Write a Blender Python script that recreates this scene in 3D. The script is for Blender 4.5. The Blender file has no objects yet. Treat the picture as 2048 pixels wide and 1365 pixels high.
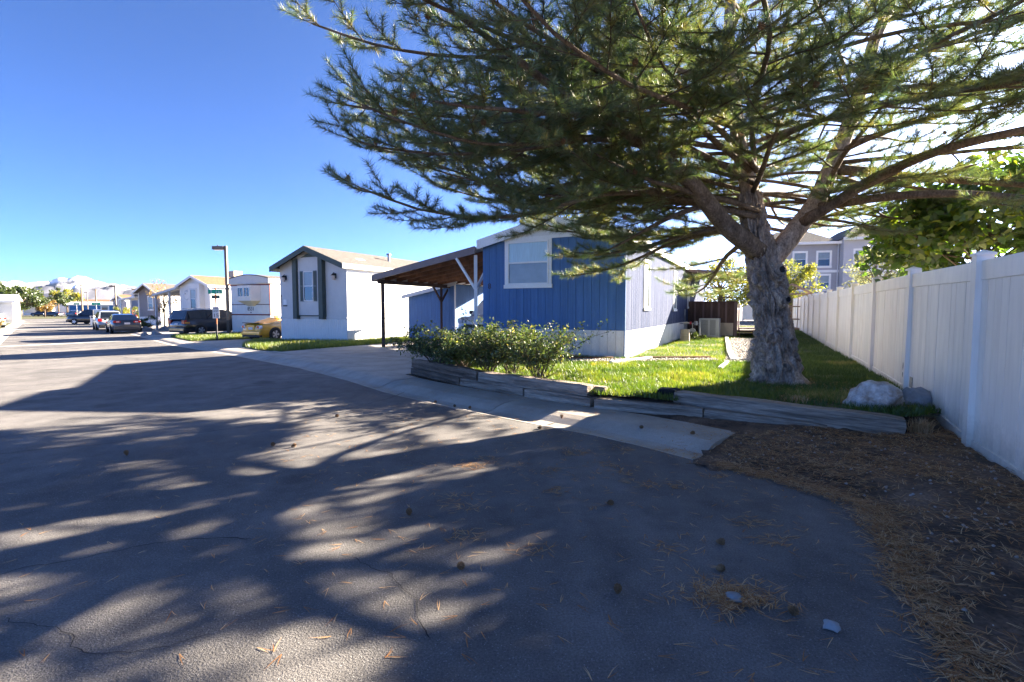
import bpy, bmesh, math, random
import numpy as np
from mathutils import Vector, Matrix, noise as mnoise

SC = bpy.context.scene
COL = SC.collection
R = math.radians

# ---------------------------------------------------------------- camera
cam_d = bpy.data.cameras.new('camera'); cam = bpy.data.objects.new('camera', cam_d); COL.objects.link(cam)
cam_d.sensor_width = 36.0; cam_d.lens = 36.0 * 1000.0 / 2048.0
cam_d.clip_start = 0.05; cam_d.clip_end = 30000
cam.location = (0, 0, 1.4); cam.rotation_euler = (math.pi / 2 - math.atan(63.5 / 1000.0), 0, 0)
SC.camera = cam

# ---------------------------------------------------------------- sky, sun, exposure
SUN_AZ, SUN_EL = 56.0, 20.5          # degrees clockwise from +Y, above the horizon
world = bpy.data.worlds.new('World'); SC.world = world; world.use_nodes = True
wn = world.node_tree.nodes; wl = world.node_tree.links
for n in list(wn): wn.remove(n)
sky = wn.new('ShaderNodeTexSky'); sky.sky_type = 'NISHITA'; sky.sun_disc = False
sky.sun_elevation = R(SUN_EL); sky.sun_rotation = R(SUN_AZ)
sky.air_density = 0.28; sky.dust_density = 2.0; sky.ozone_density = 7.0; sky.altitude = 1300
bg = wn.new('ShaderNodeBackground'); bg.inputs[1].default_value = 0.067
wo = wn.new('ShaderNodeOutputWorld')
wl.new(sky.outputs[0], bg.inputs[0]); wl.new(bg.outputs[0], wo.inputs[0])
sun_d = bpy.data.lights.new('sun', 'SUN'); sun = bpy.data.objects.new('sun', sun_d); COL.objects.link(sun)
sun_d.energy = 5.0; sun_d.angle = R(0.53); sun_d.color = (1.0, 0.87, 0.70)
sdir = Vector((math.sin(R(SUN_AZ)) * math.cos(R(SUN_EL)), math.cos(R(SUN_AZ)) * math.cos(R(SUN_EL)), math.sin(R(SUN_EL))))
sun.rotation_euler = sdir.to_track_quat('Z', 'Y').to_euler()
vs = SC.view_settings; vs.view_transform = 'Standard'; vs.look = 'None'; vs.exposure = 3.25; vs.gamma = 1.0
vs.use_curve_mapping = False
SC.cycles.use_denoising = True
SC.cycles.max_bounces = 6; SC.cycles.diffuse_bounces = 3; SC.cycles.glossy_bounces = 2
SC.cycles.transmission_bounces = 4; SC.cycles.transparent_max_bounces = 8; SC.cycles.volume_bounces = 0
SC.cycles.sample_clamp_indirect = 6.0

rng = random.Random(11)
nrs = np.random.RandomState(5)
U = Vector((0.448, 0.894, 0)); V = Vector((0.894, -0.448, 0)); RZ = math.atan2(-0.448, 0.894)   # homes: U goes back, V goes right
ST = Vector((-0.69, 0.725, 0)); SP = Vector((0.725, 0.69, 0)); RZS = math.atan2(0.69, 0.725)    # street: along, across

def lin(r, g, b):
    f = lambda c: (c / 255 / 12.92) if c / 255 <= 0.04045 else ((c / 255 + 0.055) / 1.055) ** 2.4
    return (f(r), f(g), f(b))

def gz(x, y):
    t = -0.69 * x + 0.725 * y
    return float(np.interp(t, [12, 30, 50, 130], [0, -0.4, -0.42, -0.7]))

def tc(t, c):
    p = ST * t + SP * c
    return p.x, p.y

# ---------------------------------------------------------------- materials
def nodes_of(name):
    m = bpy.data.materials.new(name); m.use_nodes = True
    nt = m.node_tree; b = nt.nodes['Principled BSDF']
    return m, nt, nt.nodes, nt.links, b

def mat(name, col, rough=0.8, var=0.18, scale=2.0, bump=0.0, bscale=60.0, metal=0.0, spec=0.4, stretch=(1, 1, 1), col2=None, fine=0.0, coat=0.0):
    m, nt, N, L, b = nodes_of(name)
    tcn = N.new('ShaderNodeTexCoord'); oi = N.new('ShaderNodeObjectInfo')
    mul = N.new('ShaderNodeMath'); mul.operation = 'MULTIPLY'; mul.inputs[1].default_value = 57.0
    L.new(oi.outputs['Random'], mul.inputs[0])
    mp = N.new('ShaderNodeMapping'); mp.inputs['Scale'].default_value = stretch
    L.new(tcn.outputs['Object'], mp.inputs['Vector']); 
    add = N.new('ShaderNodeVectorMath'); add.operation = 'ADD'
    L.new(mp.outputs[0], add.inputs[0]); L.new(mul.outputs[0], add.inputs[1])
    nz = N.new('ShaderNodeTexNoise'); nz.inputs['Scale'].default_value = scale; nz.inputs['Detail'].default_value = 6; nz.inputs['Roughness'].default_value = 0.65
    L.new(add.outputs[0], nz.inputs['Vector'])
    rmp = N.new('ShaderNodeValToRGB')
    c1 = tuple(max(0, c * (1 - var)) for c in col); c2 = col2 if col2 else tuple(min(1, c * (1 + var)) for c in col)
    rmp.color_ramp.elements[0].position = 0.32; rmp.color_ramp.elements[1].position = 0.68
    rmp.color_ramp.elements[0].color = (*c1, 1); rmp.color_ramp.elements[1].color = (*c2, 1)
    L.new(nz.outputs['Fac'], rmp.inputs[0])
    out = rmp.outputs[0]
    if fine > 0:
        n3 = N.new('ShaderNodeTexNoise'); n3.inputs['Scale'].default_value = bscale; n3.inputs['Detail'].default_value = 3
        L.new(add.outputs[0], n3.inputs['Vector'])
        hv = N.new('ShaderNodeMapRange'); hv.inputs[1].default_value = 0.3; hv.inputs[2].default_value = 0.7; hv.inputs[3].default_value = 1 - fine; hv.inputs[4].default_value = 1 + fine
        L.new(n3.outputs['Fac'], hv.inputs[0])
        mx = N.new('ShaderNodeVectorMath'); mx.operation = 'SCALE'; L.new(out, mx.inputs[0]); L.new(hv.outputs[0], mx.inputs['Scale'])
        out = mx.outputs[0]
    L.new(out, b.inputs['Base Color'])
    b.inputs['Roughness'].default_value = rough; b.inputs['Metallic'].default_value = metal
    b.inputs['Specular IOR Level'].default_value = spec; b.inputs['Coat Weight'].default_value = coat
    if bump > 0:
        n2 = N.new('ShaderNodeTexNoise'); n2.inputs['Scale'].default_value = bscale; n2.inputs['Detail'].default_value = 4
        L.new(add.outputs[0], n2.inputs['Vector'])
        bp = N.new('ShaderNodeBump'); bp.inputs['Strength'].default_value = min(1, bump); bp.inputs['Distance'].default_value = 0.02
        L.new(n2.outputs['Fac'], bp.inputs['Height']); L.new(bp.outputs[0], b.inputs['Normal'])
    return m

def foliage(name, stops, transl=0.35, rough=0.6, gloss=0.06):
    """colour from the per-leaf attribute 'tint' (0..1); part of the light passes through"""
    m, nt, N, L, b = nodes_of(name)
    at = N.new('ShaderNodeAttribute'); at.attribute_name = 'tint'
    rp = N.new('ShaderNodeValToRGB'); cr = rp.color_ramp
    while len(cr.elements) < len(stops): cr.elements.new(0.5)
    for e, (p, c) in zip(cr.elements, stops): e.position = p; e.color = (*c, 1)
    L.new(at.outputs['Fac'], rp.inputs[0])
    df = N.new('ShaderNodeBsdfDiffuse'); tr = N.new('ShaderNodeBsdfTranslucent'); gl = N.new('ShaderNodeBsdfGlossy')
    gl.inputs['Roughness'].default_value = 0.45
    L.new(rp.outputs[0], df.inputs[0])
    br = N.new('ShaderNodeVectorMath'); br.operation = 'MULTIPLY'; br.inputs[1].default_value = (1.45, 1.4, 0.7)
    L.new(rp.outputs[0], br.inputs[0]); L.new(br.outputs[0], tr.inputs[0])
    m1 = N.new('ShaderNodeMixShader'); m1.inputs[0].default_value = transl; L.new(df.outputs[0], m1.inputs[1]); L.new(tr.outputs[0], m1.inputs[2])
    m2 = N.new('ShaderNodeMixShader'); m2.inputs[0].default_value = gloss; L.new(m1.outputs[0], m2.inputs[1]); L.new(gl.outputs[0], m2.inputs[2])
    L.new(m2.outputs[0], N['Material Output'].inputs[0]); N.remove(b)
    return m

def asphalt_mat():
    m, nt, N, L, b = nodes_of('asphalt')
    g = N.new('ShaderNodeNewGeometry')
    def noise(s, d=4, r=0.6):
        n = N.new('ShaderNodeTexNoise'); n.inputs['Scale'].default_value = s; n.inputs['Detail'].default_value = d; n.inputs['Roughness'].default_value = r
        L.new(g.outputs['Position'], n.inputs['Vector']); return n
    big = noise(0.35, 5, 0.6); mid = noise(2.6, 5, 0.7); fine = noise(95, 3, 0.7); chip = N.new('ShaderNodeTexVoronoi'); chip.inputs['Scale'].default_value = 210
    L.new(g.outputs['Position'], chip.inputs['Vector'])
    r1 = N.new('ShaderNodeValToRGB'); r1.color_ramp.elements[0].position = 0.35; r1.color_ramp.elements[1].position = 0.66
    r1.color_ramp.elements[0].color = (0.104, 0.099, 0.096, 1); r1.color_ramp.elements[1].color = (0.180, 0.168, 0.158, 1)
    L.new(big.outputs['Fac'], r1.inputs[0])
    def mulr(val, lo, hi, src):
        mr = N.new('ShaderNodeMapRange'); mr.inputs[1].default_value = 0.25; mr.inputs[2].default_value = 0.75; mr.inputs[3].default_value = lo; mr.inputs[4].default_value = hi
        L.new(val, mr.inputs[0]); s = N.new('ShaderNodeVectorMath'); s.operation = 'SCALE'; L.new(src, s.inputs[0]); L.new(mr.outputs[0], s.inputs['Scale']); return s.outputs[0]
    mp2 = N.new('ShaderNodeMapping'); mp2.inputs['Rotation'].default_value = (0, 0, -0.76); mp2.inputs['Scale'].default_value = (1.6, 0.16, 1); L.new(g.outputs['Position'], mp2.inputs[0])
    trk = noise(1.0, 4, 0.55); L.new(mp2.outputs[0], trk.inputs['Vector'])
    c = mulr(trk.outputs['Fac'], 0.78, 1.2, r1.outputs[0]); grit = noise(320, 2, 0.6); c = mulr(grit.outputs['Fac'], 0.7, 1.32, c)
    c = mulr(mid.outputs['Fac'], 0.62, 1.32, c)
    oil = noise(0.9, 3, 0.5); orr = N.new('ShaderNodeMapRange'); orr.inputs[1].default_value = 0.63; orr.inputs[2].default_value = 0.70; orr.inputs[3].default_value = 1.0; orr.inputs[4].default_value = 0.66; L.new(oil.outputs['Fac'], orr.inputs[0]); osc = N.new('ShaderNodeVectorMath'); osc.operation = 'SCALE'; L.new(c, osc.inputs[0]); L.new(orr.outputs[0], osc.inputs['Scale']); c = osc.outputs[0]; c = mulr(fine.outputs['Fac'], 0.55, 1.45, c)
    cr = N.new('ShaderNodeValToRGB'); cr.color_ramp.elements[0].position = 0.955; cr.color_ramp.elements[1].position = 0.985
    sep = N.new('ShaderNodeSeparateColor'); L.new(chip.outputs['Color'], sep.inputs[0]); L.new(sep.outputs[0], cr.inputs[0])
    mix = N.new('ShaderNodeMix'); mix.data_type = 'RGBA'; L.new(cr.outputs[0], mix.inputs['Factor']); L.new(c, mix.inputs['A']); mix.inputs['B'].default_value = (0.24, 0.235, 0.23, 1)
    L.new(mix.outputs['Result'], b.inputs['Base Color'])
    b.inputs['Roughness'].default_value = 0.85; b.inputs['Specular IOR Level'].default_value = 0.3
    bp = N.new('ShaderNodeBump'); bp.inputs['Strength'].default_value = 0.8; bp.inputs['Distance'].default_value = 0.014
    L.new(fine.outputs['Fac'], bp.inputs['Height']); L.new(bp.outputs[0], b.inputs['Normal'])
    return m

def bark_mat(name, ca, cb, cc):
    m, nt, N, L, b = nodes_of(name)
    t = N.new('ShaderNodeTexCoord')
    mp = N.new('ShaderNodeMapping'); mp.inputs['Scale'].default_value = (1, 1, 0.55); L.new(t.outputs['Object'], mp.inputs[0])
    n1 = N.new('ShaderNodeTexNoise'); n1.inputs['Scale'].default_value = 7; n1.inputs['Detail'].default_value = 6; n1.inputs['Roughness'].default_value = 0.7; L.new(mp.outputs[0], n1.inputs[0])
    n2 = N.new('ShaderNodeTexNoise'); n2.inputs['Scale'].default_value = 45; n2.inputs['Detail'].default_value = 5; L.new(mp.outputs[0], n2.inputs[0])
    rp = N.new('ShaderNodeValToRGB'); cr = rp.color_ramp; cr.elements.new(0.5)
    for e, (p, c) in zip(cr.elements, [(0.3, ca), (0.52, cb), (0.72, cc)]): e.position = p; e.color = (*c, 1)
    L.new(n1.outputs[0], rp.inputs[0]); 
    mr = N.new('ShaderNodeMapRange'); mr.inputs[1].default_value = 0.3; mr.inputs[2].default_value = 0.7; mr.inputs[3].default_value = 0.6; mr.inputs[4].default_value = 1.35
    L.new(n2.outputs[0], mr.inputs[0]); s = N.new('ShaderNodeVectorMath'); s.operation = 'SCALE'; L.new(rp.outputs[0], s.inputs[0]); L.new(mr.outputs[0], s.inputs['Scale'])
    L.new(s.outputs[0], b.inputs['Base Color']); b.inputs['Roughness'].default_value = 0.9; b.inputs['Specular IOR Level'].default_value = 0.2
    bp = N.new('ShaderNodeBump'); bp.inputs['Strength'].default_value = 0.8; bp.inputs['Distance'].default_value = 0.015
    L.new(n2.outputs[0], bp.inputs['Height']); L.new(bp.outputs[0], b.inputs['Normal'])
    return m

def mountain_mat():
    m, nt, N, L, b = nodes_of('mountain_rock_and_snow')
    g = N.new('ShaderNodeNewGeometry'); sx = N.new('ShaderNodeSeparateXYZ'); L.new(g.outputs['Position'], sx.inputs[0])
    nz = N.new('ShaderNodeTexNoise'); nz.inputs['Scale'].default_value = 0.006; nz.inputs['Detail'].default_value = 7; L.new(g.outputs['Position'], nz.inputs['Vector'])
    ad = N.new('ShaderNodeMath'); ad.operation = 'MULTIPLY_ADD'; ad.inputs[1].default_value = 420; L.new(nz.outputs[0], ad.inputs[0]); L.new(sx.outputs['Z'], ad.inputs[2])
    mr = N.new('ShaderNodeMapRange'); mr.inputs[1].default_value = 420; mr.inputs[2].default_value = 500; L.new(ad.outputs[0], mr.inputs[0])
    mx = N.new('ShaderNodeMix'); mx.data_type = 'RGBA'; L.new(mr.outputs[0], mx.inputs['Factor'])
    mx.inputs['A'].default_value = (0.13, 0.13, 0.15, 1); mx.inputs['B'].default_value = (0.82, 0.84, 0.88, 1)
    L.new(mx.outputs['Result'], b.inputs['Base Color']); b.inputs['Roughness'].default_value = 0.95; b.inputs['Specular IOR Level'].default_value = 0.1
    return m

def glass_mat(name, col=(0.02, 0.025, 0.03), rough=0.06):
    m, nt, N, L, b = nodes_of(name)
    b.inputs['Base Color'].default_value = (*col, 1); b.inputs['Roughness'].default_value = rough; b.inputs['Specular IOR Level'].default_value = 0.9
    return m

M = {}
M['asphalt'] = asphalt_mat()
M['crack'] = mat('crack', (0.018, 0.018, 0.02), 0.9, 0.3, 8)
M['concrete'] = mat('concrete', (0.40, 0.355, 0.30), 0.85, 0.22, 1.6, 0.35, 120, fine=0.16)
M['concrete_light'] = mat('concrete_light', (0.47, 0.425, 0.36), 0.85, 0.22, 1.2, 0.35, 120, fine=0.14)
M['concrete_white'] = mat('concrete_white', (0.62, 0.58, 0.52), 0.85, 0.12, 1.2, 0.2, 120, fine=0.08)
M['dirt'] = mat('dirt', (0.085, 0.055, 0.038), 0.95, 0.5, 2.4, 1.0, 45, col2=(0.22, 0.14, 0.09), fine=0.4)
M['ground'] = mat('ground', (0.16, 0.14, 0.10), 0.95, 0.3, 0.5, 0.4, 20, fine=0.2)
M['turf'] = mat('turf', (0.055, 0.075, 0.02), 0.95, 0.4, 3, 0.6, 60, col2=(0.12, 0.11, 0.04), fine=0.3)
M['gravel'] = mat('gravel', (0.30, 0.27, 0.24), 0.9, 0.4, 30, 0.4, 80, fine=0.3)
M['stone'] = mat('stone', (0.34, 0.31, 0.28), 0.9, 0.5, 12, 0.3, 60)
M['grass'] = foliage('grass_blades', [(0.0, (0.045, 0.095, 0.012)), (0.4, (0.10, 0.155, 0.02)), (0.78, (0.19, 0.215, 0.028)), (1.0, (0.40, 0.31, 0.12))], 0.4)
M['needles'] = foliage('pine_needles', [(0.0, (0.065, 0.125, 0.060)), (0.35, (0.105, 0.150, 0.055)), (0.68, (0.18, 0.175, 0.06)), (0.86, (0.30, 0.21, 0.075)), (1.0, (0.36, 0.19, 0.065))], 0.42, gloss=0.10)
M['litter'] = foliage('fallen_needles', [(0.0, (0.27, 0.11, 0.04)), (0.5, (0.46, 0.25, 0.11)), (1.0, (0.64, 0.47, 0.28))], 0.1, gloss=0.03)
M['lilac'] = foliage('lilac_leaves', [(0.0, (0.045, 0.09, 0.018)), (0.6, (0.09, 0.17, 0.022)), (1.0, (0.22, 0.26, 0.025))], 0.55, gloss=0.08)
M['rose'] = foliage('rose_leaves', [(0.0, (0.042, 0.075, 0.025)), (0.6, (0.10, 0.145, 0.04)), (0.88, (0.24, 0.27, 0.08)), (1.0, (0.55, 0.46, 0.14))], 0.35)
M['leaf_yellow'] = foliage('yellow_green_leaves', [(0.0, (0.09, 0.12, 0.02)), (0.6, (0.24, 0.25, 0.04)), (1.0, (0.45, 0.36, 0.05))], 0.45)
M['leaf_green'] = foliage('green_leaves', [(0.0, (0.035, 0.06, 0.018)), (0.7, (0.08, 0.115, 0.03)), (1.0, (0.15, 0.17, 0.05))], 0.35)
M['leaf_sage'] = foliage('sage_leaves', [(0.0, (0.12, 0.14, 0.08)), (1.0, (0.30, 0.32, 0.2))], 0.35)
M['leaf_rust'] = foliage('rust_leaves', [(0.0, (0.14, 0.09, 0.03)), (0.6, (0.32, 0.2, 0.06)), (1.0, (0.45, 0.34, 0.1))], 0.4)
M['bark'] = bark_mat('pine_bark', (0.11, 0.078, 0.056), (0.33, 0.26, 0.205), (0.58, 0.48, 0.39))
M['bark_light'] = bark_mat('limb_bark', (0.075, 0.052, 0.037), (0.155, 0.115, 0.083), (0.25, 0.19, 0.14))
M['twig'] = mat('twig', (0.10, 0.072, 0.05), 0.9, 0.3, 6)
M['wood_stub'] = mat('cut_wood', (0.22, 0.16, 0.11), 0.9, 0.4, 12, 0.5, 50)
M['cone'] = mat('pine_cone', (0.20, 0.115, 0.055), 0.85, 0.4, 25)
M['timber'] = mat('weathered_timber', (0.25, 0.195, 0.145), 0.92, 0.55, 3.0, 1.0, 22, stretch=(0.3, 7, 7), col2=(0.50, 0.41, 0.32), fine=0.3)
M['timber_dark'] = mat('tarred_timber', (0.10, 0.073, 0.054), 0.92, 0.6, 3.0, 0.9, 26, stretch=(0.35, 6, 6), col2=(0.24, 0.18, 0.13), fine=0.35)
M['tar'] = mat('tar_black', (0.012, 0.011, 0.011), 0.85, 0.4, 10, 0.8, 40)
M['boulder_white'] = mat('boulder_white', (0.74, 0.70, 0.66), 0.9, 0.05, 8.0, 0.9, 30, col2=(0.30, 0.19, 0.12), fine=0.18)
M['boulder_grey'] = mat('boulder_grey', (0.26, 0.26, 0.26), 0.9, 0.3, 6, 0.5, 40)
M['vinyl'] = mat('white_vinyl', (0.90, 0.83, 0.72), 0.4, 0.08, 2.2, 0.06, 14, spec=0.5, stretch=(1, 1, 0.25), fine=0.05)
def soil_splash(m):
    nt = m.node_tree; N = nt.nodes; L = nt.links; b = N['Principled BSDF']; src = b.inputs['Base Color'].links[0].from_socket
    g = N.new('ShaderNodeNewGeometry'); sx = N.new('ShaderNodeSeparateXYZ'); L.new(g.outputs['Position'], sx.inputs[0])
    nz = N.new('ShaderNodeTexNoise'); nz.inputs['Scale'].default_value = 5; nz.inputs['Detail'].default_value = 8; nz.inputs['Roughness'].default_value = 0.8; L.new(g.outputs['Position'], nz.inputs['Vector'])
    ma = N.new('ShaderNodeMath'); ma.operation = 'MULTIPLY_ADD'; ma.inputs[1].default_value = 0.7; L.new(nz.outputs[0], ma.inputs[0]); L.new(sx.outputs['Z'], ma.inputs[2])
    mr = N.new('ShaderNodeMapRange'); mr.inputs[1].default_value = 0.78; mr.inputs[2].default_value = 0.42; mr.inputs[3].default_value = 0.0; mr.inputs[4].default_value = 0.6; L.new(ma.outputs[0], mr.inputs[0])
    mx = N.new('ShaderNodeMix'); mx.data_type = 'RGBA'; mx.inputs['B'].default_value = (0.33, 0.27, 0.20, 1); L.new(mr.outputs[0], mx.inputs['Factor']); L.new(src, mx.inputs['A']); L.new(mx.outputs['Result'], b.inputs['Base Color'])
soil_splash(M['vinyl'])
M['steel_plate'] = mat('steel_plate', (0.32, 0.31, 0.29), 0.5, 0.4, 30, 0.2, 40, metal=0.5)
M['blue'] = mat('blue_siding', (0.072, 0.160, 0.33), 0.75, 0.16, 2.5, 0.45, 60, stretch=(4, 4, 0.4), fine=0.12)
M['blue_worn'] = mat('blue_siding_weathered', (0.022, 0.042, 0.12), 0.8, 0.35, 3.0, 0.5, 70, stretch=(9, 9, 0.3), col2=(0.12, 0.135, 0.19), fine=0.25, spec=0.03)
M['white'] = mat('white_paint', (0.78, 0.77, 0.74), 0.6, 0.06, 2, 0.1, 40, fine=0.05)
M['skirt_white'] = mat('skirt_white', (0.66, 0.645, 0.60), 0.85, 0.12, 2.2, 0.2, 40, stretch=(3, 3, 0.6), fine=0.1)
M['cream'] = mat('cream_paint', (0.66, 0.60, 0.47), 0.7, 0.08, 2, 0.1, 40, fine=0.05)
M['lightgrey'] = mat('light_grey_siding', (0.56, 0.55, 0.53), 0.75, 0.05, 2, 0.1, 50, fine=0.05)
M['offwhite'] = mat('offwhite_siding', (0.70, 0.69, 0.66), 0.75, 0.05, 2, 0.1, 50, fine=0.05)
M['green_trim'] = mat('grey_green_trim', (0.065, 0.085, 0.075), 0.65, 0.12, 3, 0.1, 50)
M['shutter'] = mat('shutter_green', (0.14, 0.165, 0.16), 0.6, 0.1, 3)
M['shingle_grey'] = mat('shingle_grey', (0.105, 0.092, 0.08), 0.95, 0.35, 5, 0.8, 22, stretch=(1, 3, 1), fine=0.35)
M['shingle_brown'] = mat('shingle_brown', (0.20, 0.10, 0.05), 0.95, 0.35, 5, 0.8, 18, stretch=(1, 3, 1), fine=0.3)
M['roof_white'] = mat('roof_coating', (0.60, 0.58, 0.55), 0.7, 0.12, 1)
M['brown_metal'] = mat('brown_metal', (0.165, 0.115, 0.098), 0.55, 0.15, 3, 0.1, 30)
M['brown_wood'] = mat('brown_wood', (0.075, 0.043, 0.033), 0.8, 0.35, 3, 0.4, 40, stretch=(4, 4, 0.6), fine=0.2)
M['rafter'] = mat('rafter_wood', (0.20, 0.095, 0.055), 0.85, 0.45, 2.5, 0.3, 40, fine=0.2)
M['deck_metal'] = mat('roof_deck', (0.42, 0.40, 0.38), 0.6, 0.2, 3)
M['grey_trim'] = mat('grey_trim', (0.52, 0.54, 0.56), 0.6, 0.08, 3)
M['red_trim'] = mat('red_trim', (0.20, 0.035, 0.025), 0.6, 0.1, 3)
M['mauve'] = mat('mauve_trim', (0.13, 0.085, 0.08), 0.6, 0.1, 3)
M['slate'] = mat('slate_blue_siding', (0.17, 0.21, 0.28), 0.75, 0.07, 2)
M['lavender'] = mat('grey_violet_siding', (0.27, 0.28, 0.33), 0.75, 0.07, 2)
M['taupe'] = mat('taupe_siding', (0.22, 0.20, 0.20), 0.75, 0.07, 2)
M['farblue'] = mat('bright_blue_siding', (0.05, 0.19, 0.42), 0.75, 0.06, 2)
M['apt_grey'] = mat('apartment_stucco', (0.33, 0.33, 0.35), 0.85, 0.06, 0.5)
M['apt_light'] = mat('apartment_light', (0.45, 0.45, 0.47), 0.85, 0.06, 0.5)
M['glass'] = glass_mat('window_glass'); M['glass_blind'] = mat('window_blind', (0.20, 0.24, 0.25), 0.25, 0.12, 3, spec=0.8)
M['curtain'] = mat('curtain', (0.42, 0.58, 0.64), 0.35, 0.14, 5, stretch=(7, 1, 0.4), spec=0.6)
M['carglass'] = glass_mat('car_glass', (0.010, 0.013, 0.018), 0.04)
M['tyre'] = mat('tyre', (0.014, 0.014, 0.014), 0.85, 0.2, 20)
M['rim'] = mat('rim', (0.45, 0.45, 0.46), 0.3, 0.1, 10, metal=0.9)
M['rim_dark'] = mat('rim_dark', (0.10, 0.10, 0.11), 0.35, 0.1, 10, metal=0.8)
M['blackplastic'] = mat('black_plastic', (0.02, 0.02, 0.022), 0.6, 0.1, 10)
M['plate'] = mat('number_plate', (0.6, 0.56, 0.55), 0.5, 0.15, 20)
M['tail'] = mat('tail_lamp', (0.42, 0.012, 0.01), 0.15, 0.1, 10, spec=0.8)
M['amber'] = mat('amber_lamp', (0.6, 0.22, 0.02), 0.15, 0.1, 10, spec=0.8)
M['lamp_clear'] = mat('clear_lamp', (0.6, 0.6, 0.62), 0.12, 0.2, 20, spec=0.9)
M['chrome'] = mat('chrome', (0.6, 0.6, 0.6), 0.15, 0.05, 10, metal=1)
def paint(n, c): return mat('paint_' + n, c, 0.28, 0.03, 1, spec=0.5, coat=0.8)
M['p_yellow'] = paint('yellow', (0.62, 0.30, 0.012)); M['p_black'] = paint('black', (0.010, 0.011, 0.016)); M['p_navy'] = paint('navy', (0.012, 0.016, 0.03))
M['p_grey'] = paint('dark_grey', (0.035, 0.036, 0.04)); M['p_silver'] = paint('silver', (0.42, 0.44, 0.46)); M['p_white'] = paint('white', (0.72, 0.72, 0.72))
M['p_red'] = paint('red', (0.22, 0.02, 0.018)); M['p_mint'] = paint('pale_green', (0.42, 0.50, 0.40))
M['pole'] = mat('pole_bronze', (0.16, 0.125, 0.09), 0.55, 0.12, 3); M['pole_dark'] = mat('pole_dark', (0.03, 0.028, 0.028), 0.6, 0.1, 3)
M['rust'] = mat('rusty_post', (0.30, 0.11, 0.05), 0.85, 0.35, 8); M['rust_dark'] = mat('dark_post', (0.05, 0.045, 0.045), 0.8, 0.2, 8)
M['sign_green'] = mat('sign_green', (0.0, 0.34, 0.20), 0.5, 0.05, 3); M['sign_dull'] = mat('sign_dull_green', (0.07, 0.12, 0.09), 0.6, 0.15, 6)
M['sign_white'] = mat('sign_white', (0.60, 0.60, 0.60), 0.5, 0.05, 3); M['ink'] = mat('ink', (0.012, 0.012, 0.012), 0.6, 0.05, 3)
M['bulb'] = mat('frosted_glass', (0.55, 0.45, 0.38), 0.3, 0.1, 5); M['utility'] = mat('utility_pole_wood', (0.27, 0.19, 0.13), 0.9, 0.25, 4, stretch=(4, 4, 0.3))
M['ac_grey'] = mat('ac_grey', (0.40, 0.41, 0.40), 0.45, 0.06, 4, metal=0.2); M['ac_dark'] = mat('ac_grille', (0.10, 0.10, 0.10), 0.6, 0.1, 4)
M['red'] = mat('red_valve', (0.55, 0.05, 0.06), 0.5, 0.1, 4); M['beige'] = mat('beige_panel', (0.45, 0.38, 0.28), 0.7, 0.08, 3)
M['galv'] = mat('galvanised', (0.36, 0.37, 0.38), 0.5, 0.12, 8, metal=0.6); M['skin'] = mat('skin', (0.35, 0.2, 0.14), 0.6, 0.05, 8)
M['cloth_white'] = mat('white_shirt', (0.65, 0.65, 0.65), 0.9, 0.05, 8); M['cloth_tan'] = mat('tan_trousers', (0.24, 0.19, 0.13), 0.9, 0.05, 8)
M['cloth_dark'] = mat('dark_bag', (0.03, 0.03, 0.035), 0.9, 0.05, 8); M['hair'] = mat('dark_hair', (0.015, 0.012, 0.01), 0.7, 0.05, 8)
M['mount'] = mountain_mat()

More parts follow.
